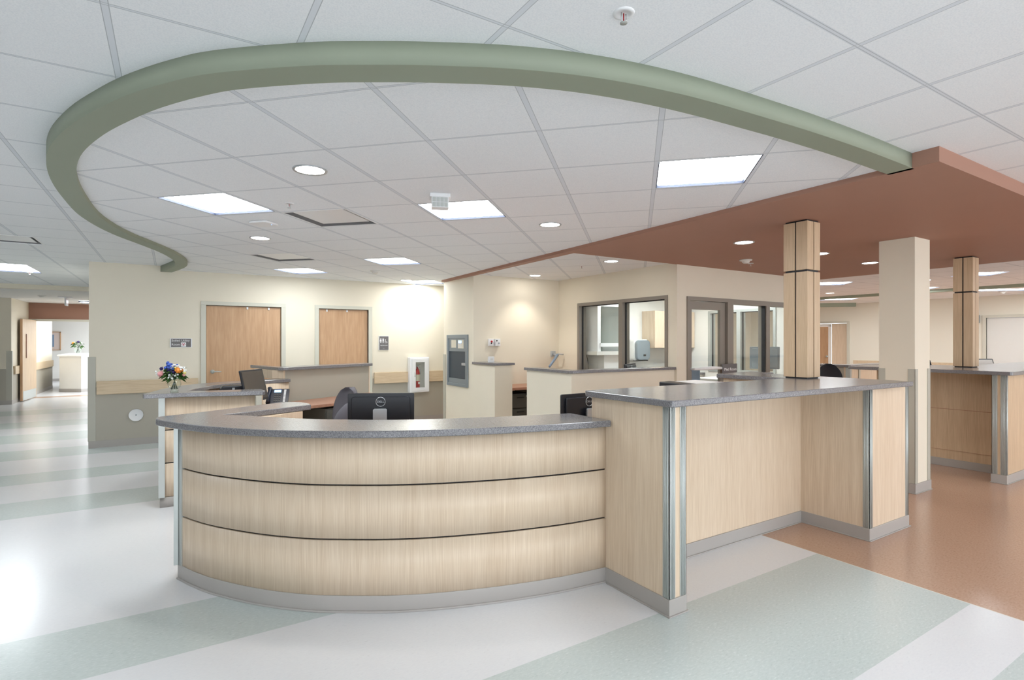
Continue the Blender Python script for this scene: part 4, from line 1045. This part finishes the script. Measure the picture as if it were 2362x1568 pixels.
# ------------------------------------------------------------------ office chairs
def make_chair(label, mat):
    c = thing('office_chair', label, 'chair')
    def cushion(w_, h_, t_, r_): return MB().rbox(w_, h_, t_, r_, -t_ / 2, 0, n=8)
    br = MB(); n = 13
    # backrest: curved tapered shell
    rows = 14
    for side in (0, 1):
        for i in range(rows + 1):
            t_ = i / rows; z = .50 + .52 * t_
            hw = .20 + .045 * math.sin(math.pi * min(1, t_ * 1.15)) ; hw *= math.sqrt(max(0.0, 1 - max(0, (t_ - .62) / .385) ** 2.4)) if t_ > .62 else 1
            hw = max(hw, .02)
            for j in range(n):
                s_ = -1 + 2 * j / (n - 1)
                y = .24 - .07 * s_ * s_ + .07 * t_ + (.0 if side == 0 else .045 * (1 - .6 * abs(s_) ** 4) * (1 - .5 * (2 * t_ - 1) ** 6))
                br.v.append((s_ * hw, y, z))
    for i in range(rows):
        for j in range(n - 1):
            a = i * n + j; q = [a, a + 1, a + n + 1, a + n]; br.f.append(q); br.sm.append(True)
            k = (rows + 1) * n; br.f.append([k + v for v in q][::-1]); br.sm.append(True)
    k = (rows + 1) * n
    for i in range(rows):
        for j in (0, n - 1):
            a = i * n + j; br.f.append([a, a + n, a + n + k, a + k] if j == 0 else [a + n, a, a + k, a + n + k]); br.sm.append(True)
    for i in (0, rows):
        for j in range(n - 1):
            a = i * n + j; br.f.append([a + 1, a, a + k, a + 1 + k] if i == 0 else [a, a + 1, a + 1 + k, a + k]); br.sm.append(True)
    obj('backrest', br, mat, c, local=True, bevel=0)
    obj('seat', MB().prism(rounded([(-.25, -.24), (.25, -.24), (.22, .24), (-.22, .24)], .1), .43, .50), mat, c, local=True, bevel=.02, seg=3)
    obj('back_support', MB().tube([(0, .10, .42), (0, .26, .42), (0, .31, .55)], .02), M['dark'], c, local=True)
    obj('gas_column', MB().lathe([(.03, .09), (.03, .28), (.018, .28), (.018, .43)], n=14), M['dark'], c, local=True)
    for q in range(5):
        a = R(72 * q + 10); obj('base_arm', MB().tube([(0, 0, .11), (.29 * math.cos(a), .29 * math.sin(a), .075)], [.026, .016], 8), M['dark'], c, local=True)
        obj('caster', MB().ball((.29 * math.cos(a), .29 * math.sin(a), .03), .03), M['dark'], c, local=True)
    return c
ch = make_chair('grey office chair seen side-on between telephone and monitor', M['chair'])
ch.location = (1.42, 6.0, 0.0); ch.rotation_euler = (0, 0, R(-75)); ch['group'] = 'grey office chairs'
dup(ch, (1.52, 4.95, -.0), R(152), 'grey office chair back low behind the front monitor', 'grey office chairs')
ch3 = make_chair('black office chair back beyond the standing counter, between the columns', M['chairb'])
ch3.location = (10.05, 5.13, .08); ch3.rotation_euler = (0, 0, R(-30)); ch3.location.z = 0; ch3.scale = (1, 1, 1.10)

# multifunction printer behind the standing counter
pr = thing('office_printer', 'white printer top with dark tray just behind the standing counter', 'printer', (4.05, 3.3, .756))
obj('body', MB().box(3.80, 4.30, 3.08, 3.52, .757, 1.08), M['white'], pr, bevel=.01)
obj('scanner_lid', MB().prism(rounded([(3.86, 3.06), (4.33, 3.06), (4.33, 3.54), (3.86, 3.54)], .03), 1.09, 1.155), M['white'], pr, bevel=.012)
obj('output_tray', MB().prism([(3.70, 3.18), (3.84, 3.12), (3.92, 3.5), (3.74, 3.46)], 1.11, 1.165), M['dark'], pr, bevel=.008)

# ------------------------------------------------------------------ flowers
def bouquet(label, x, y, z, s, full=True):
    v = thing('flower_vase', label, 'flowers', (x, y, z))
    prof = [(.030, .001), (.034, .004), (.034, .022), (.030, .028), (.050, .05), (.058, .075), (.054, .10), (.042, .12), (.044, .13)]
    glass = MB().lathe([(r * s, h * s) for r, h in prof], n=24, cap=False).lathe([(r * s * .93, h * s) for r, h in prof[::-1]], n=24, cap=False)
    obj('vase', glass, M['vase'], v, local=True)
    obj('vase_base', MB().lathe([(.0005, .001), (.034 * s, .001), (.034 * s, .02 * s), (.0005, .02 * s)], n=24, cap=False), M['vase'], v, local=True)
    stm = MB(); rnd = random.Random(3)
    for i in range(16 if full else 7):
        a = rnd.uniform(0, 6.28); r = rnd.uniform(.01, .035); r2 = rnd.uniform(.02, .09); a2 = a + 2.6
        stm.tube([(r * s * math.cos(a2), r * s * math.sin(a2), .03 * s), (0, 0, .11 * s), (r2 * s * math.cos(a), r2 * s * math.sin(a), .2 * s)], .0022 * s, 5)
    obj('stem', stm, M['leafd'], v, local=True)['kind'] = 'stuff'
    def bloom(cx, cy, cz, r, mat, name='blossom', petals=5, layers=3):
        b = MB()
        for L in range(layers):
            rr = r * (1 - L * .27)
            for k in range(petals + L):
                a = 2 * math.pi * k / (petals + L) + L * .5
                ox, oy = math.cos(a), math.sin(a); hh = r * .28 * L
                mid = (cx + ox * rr * .7, cy + oy * rr * .7, cz + hh + rr * .16)
                px_, py_ = -oy * rr * .42, ox * rr * .42
                b.add([(cx, cy, cz + hh * .6), (mid[0] + px_, mid[1] + py_, mid[2]), (cx + ox * rr * 1.02, cy + oy * rr * 1.02, cz + hh + rr * .30), (mid[0] - px_, mid[1] - py_, mid[2]), (mid[0], mid[1], mid[2] - rr * .14)],
                      [(0, 1, 4), (1, 2, 4), (2, 3, 4), (3, 0, 4), (0, 3, 2, 1)], True)
        b.ball((cx, cy, cz + r * .30), r * .62, 7)
        # lean blossoms outward so they face the sides too
        c0_ = Vector((cx, cy, cz)); ax = Vector((-cy, cx, 0))
        ang = min(1.25, math.hypot(cx, cy) / (.07 * s))
        if ax.length > 1e-4: b.xf(Matrix.Translation(c0_) @ Matrix.Rotation(ang, 4, ax.normalized()) @ Matrix.Translation(-c0_))
        obj(name, b, mat, v, local=True)
    # screen-right in plan is (c, -s); towards the camera is (-s, -c)
    cr, sr = math.cos(R(32.1)), math.sin(R(32.1))
    def at(rt, tw, up): return (s * (rt * cr - tw * sr), s * (-rt * sr - tw * cr), s * up)
    if full:
        for i in range(30):
            rt, up = rnd.gauss(-.02, .022), rnd.gauss(.245, .022)
            bloom(*at(rt, rnd.uniform(-.03, .06), up), .019 * s, M['fblue'])
        for rt, up in ((-.085, .225), (-.02, .215), (.0, .20), (.01, .235), (.02, .19), (-.01, .185)): bloom(*at(rt, .05, up), .026 * s, M['fpurple'])
        bloom(*at(-.083, .06, .175), .040 * s, M['fpink'], petals=7, layers=4)
        bloom(*at(.065, .05, .21), .034 * s, M['forange'], petals=7); bloom(*at(.085, .03, .215), .026 * s, M['forange'])
        bloom(*at(.035, .04, .225), .026 * s, M['fyellow']); bloom(*at(.11, .03, .185), .022 * s, M['fyellow']); bloom(*at(.105, .03, .165), .018 * s, M['fpink'])
        for i in range(38):
            g = rnd.choice(((-.015, .16), (.015, .15), (.07, .245), (.105, .235), (.02, .25), (-.12, .165), (-.125, .19), (.12, .22), (.05, .155)))
            bloom(*at(g[0] + rnd.uniform(-.015, .015), rnd.uniform(.03, .075), g[1] + rnd.uniform(-.02, .02)), .011 * s, M['fwhite'], layers=1)
        leaves = 130
    else:
        bloom(*at(-.055, .03, .2), .035 * s, M['forange']); bloom(*at(.03, .03, .22), .032 * s, M['fpurple'])
        for i in range(6): bloom(*at(rnd.uniform(-.05, .1), .02, rnd.uniform(.16, .23)), .012 * s, M['fwhite'], layers=1)
        leaves = 24
    lf = MB()
    for i in range(leaves):
        a = rnd.uniform(-math.pi, math.pi); r0 = rnd.uniform(.01, .05); L = rnd.uniform(.045, .09); up = rnd.uniform(.12, .23); dz = rnd.uniform(-.045, .03)
        ox, oy = math.cos(a), math.sin(a); wd = rnd.uniform(.007, .014)
        p0 = (r0 * ox * s, r0 * oy * s, up * s); p1 = ((r0 + L * .5) * ox * s, (r0 + L * .5) * oy * s, (up + .012) * s); p2 = ((r0 + L) * ox * s, (r0 + L) * oy * s, (up + dz) * s)
        lf.add([p0, (p1[0] - oy * wd * s, p1[1] + ox * wd * s, p1[2]), p2, (p1[0] + oy * wd * s, p1[1] - ox * wd * s, p1[2])], [(0, 1, 2), (0, 2, 3)], True)
    obj('leaf', lf, M['leaf'], v, local=True)['kind'] = 'stuff'
    return v
bouquet('glass vase of mixed blue, pink and orange flowers on the angled counter', .03, 6.03, ZF, .98)
bouquet('small distant bouquet on the white corridor counter', -2.47, 21.75, 1.125, 1.7, full=False)

# ------------------------------------------------------------------ corridor furniture
cw = thing('corridor_counter', 'white reception counter at the end of the left corridor', 'counter', (-2.4, 22, 0))
obj('front_panel', MB().prism([(-2.28, 20.75), (-1.2, 22.2), (-1.2, 24), (-2.9, 24), (-2.85, 21.2)], 0.1, 1.08), M['cream2'], cw)
obj('countertop', MB().prism([(-2.27, 20.68), (-1.15, 22.15), (-1.15, 24), (-2.95, 24), (-2.90, 21.15)], 1.08, 1.125), M['white'], cw)
obj('cove_base', MB().prism([(-2.28, 20.74), (-1.19, 22.2), (-1.2, 24), (-2.9, 24), (-2.86, 21.2)], 0, .1), M['base'], cw)
pf = thing('picture_frame', 'wood framed picture on the corridor end wall', 'picture', (-3.8, 26.97, 1.55))
obj('frame', MB().box(-4.2, -3.58, 26.94, 26.995, 1.19, 1.21).box(-4.2, -3.58, 26.94, 26.995, 1.87, 1.90).box(-3.61, -3.58, 26.94, 26.995, 1.19, 1.90), M['wood_d'], pf)
obj('mat_board', MB().box(-4.2, -3.61, 26.96, 26.99, 1.21, 1.87), M['picture'], pf)
obj('print', MB().box(-4.1, -3.78, 26.955, 26.96, 1.32, 1.78), M['blue'], pf)

# wall speaker box on the far wall
wsb = thing('wall_box', 'grey box on the far wall left of the pale door', 'wall box', (17.45, 5.51, 2.1))
obj('housing', MB().box(17.38, 17.5, 5.42, 5.60, 2.0, 2.20), M['steel'], wsb, bevel=.01)
obj('face', MB().box(17.372, 17.38, 5.44, 5.58, 2.02, 2.18), M['offwhite'], wsb)
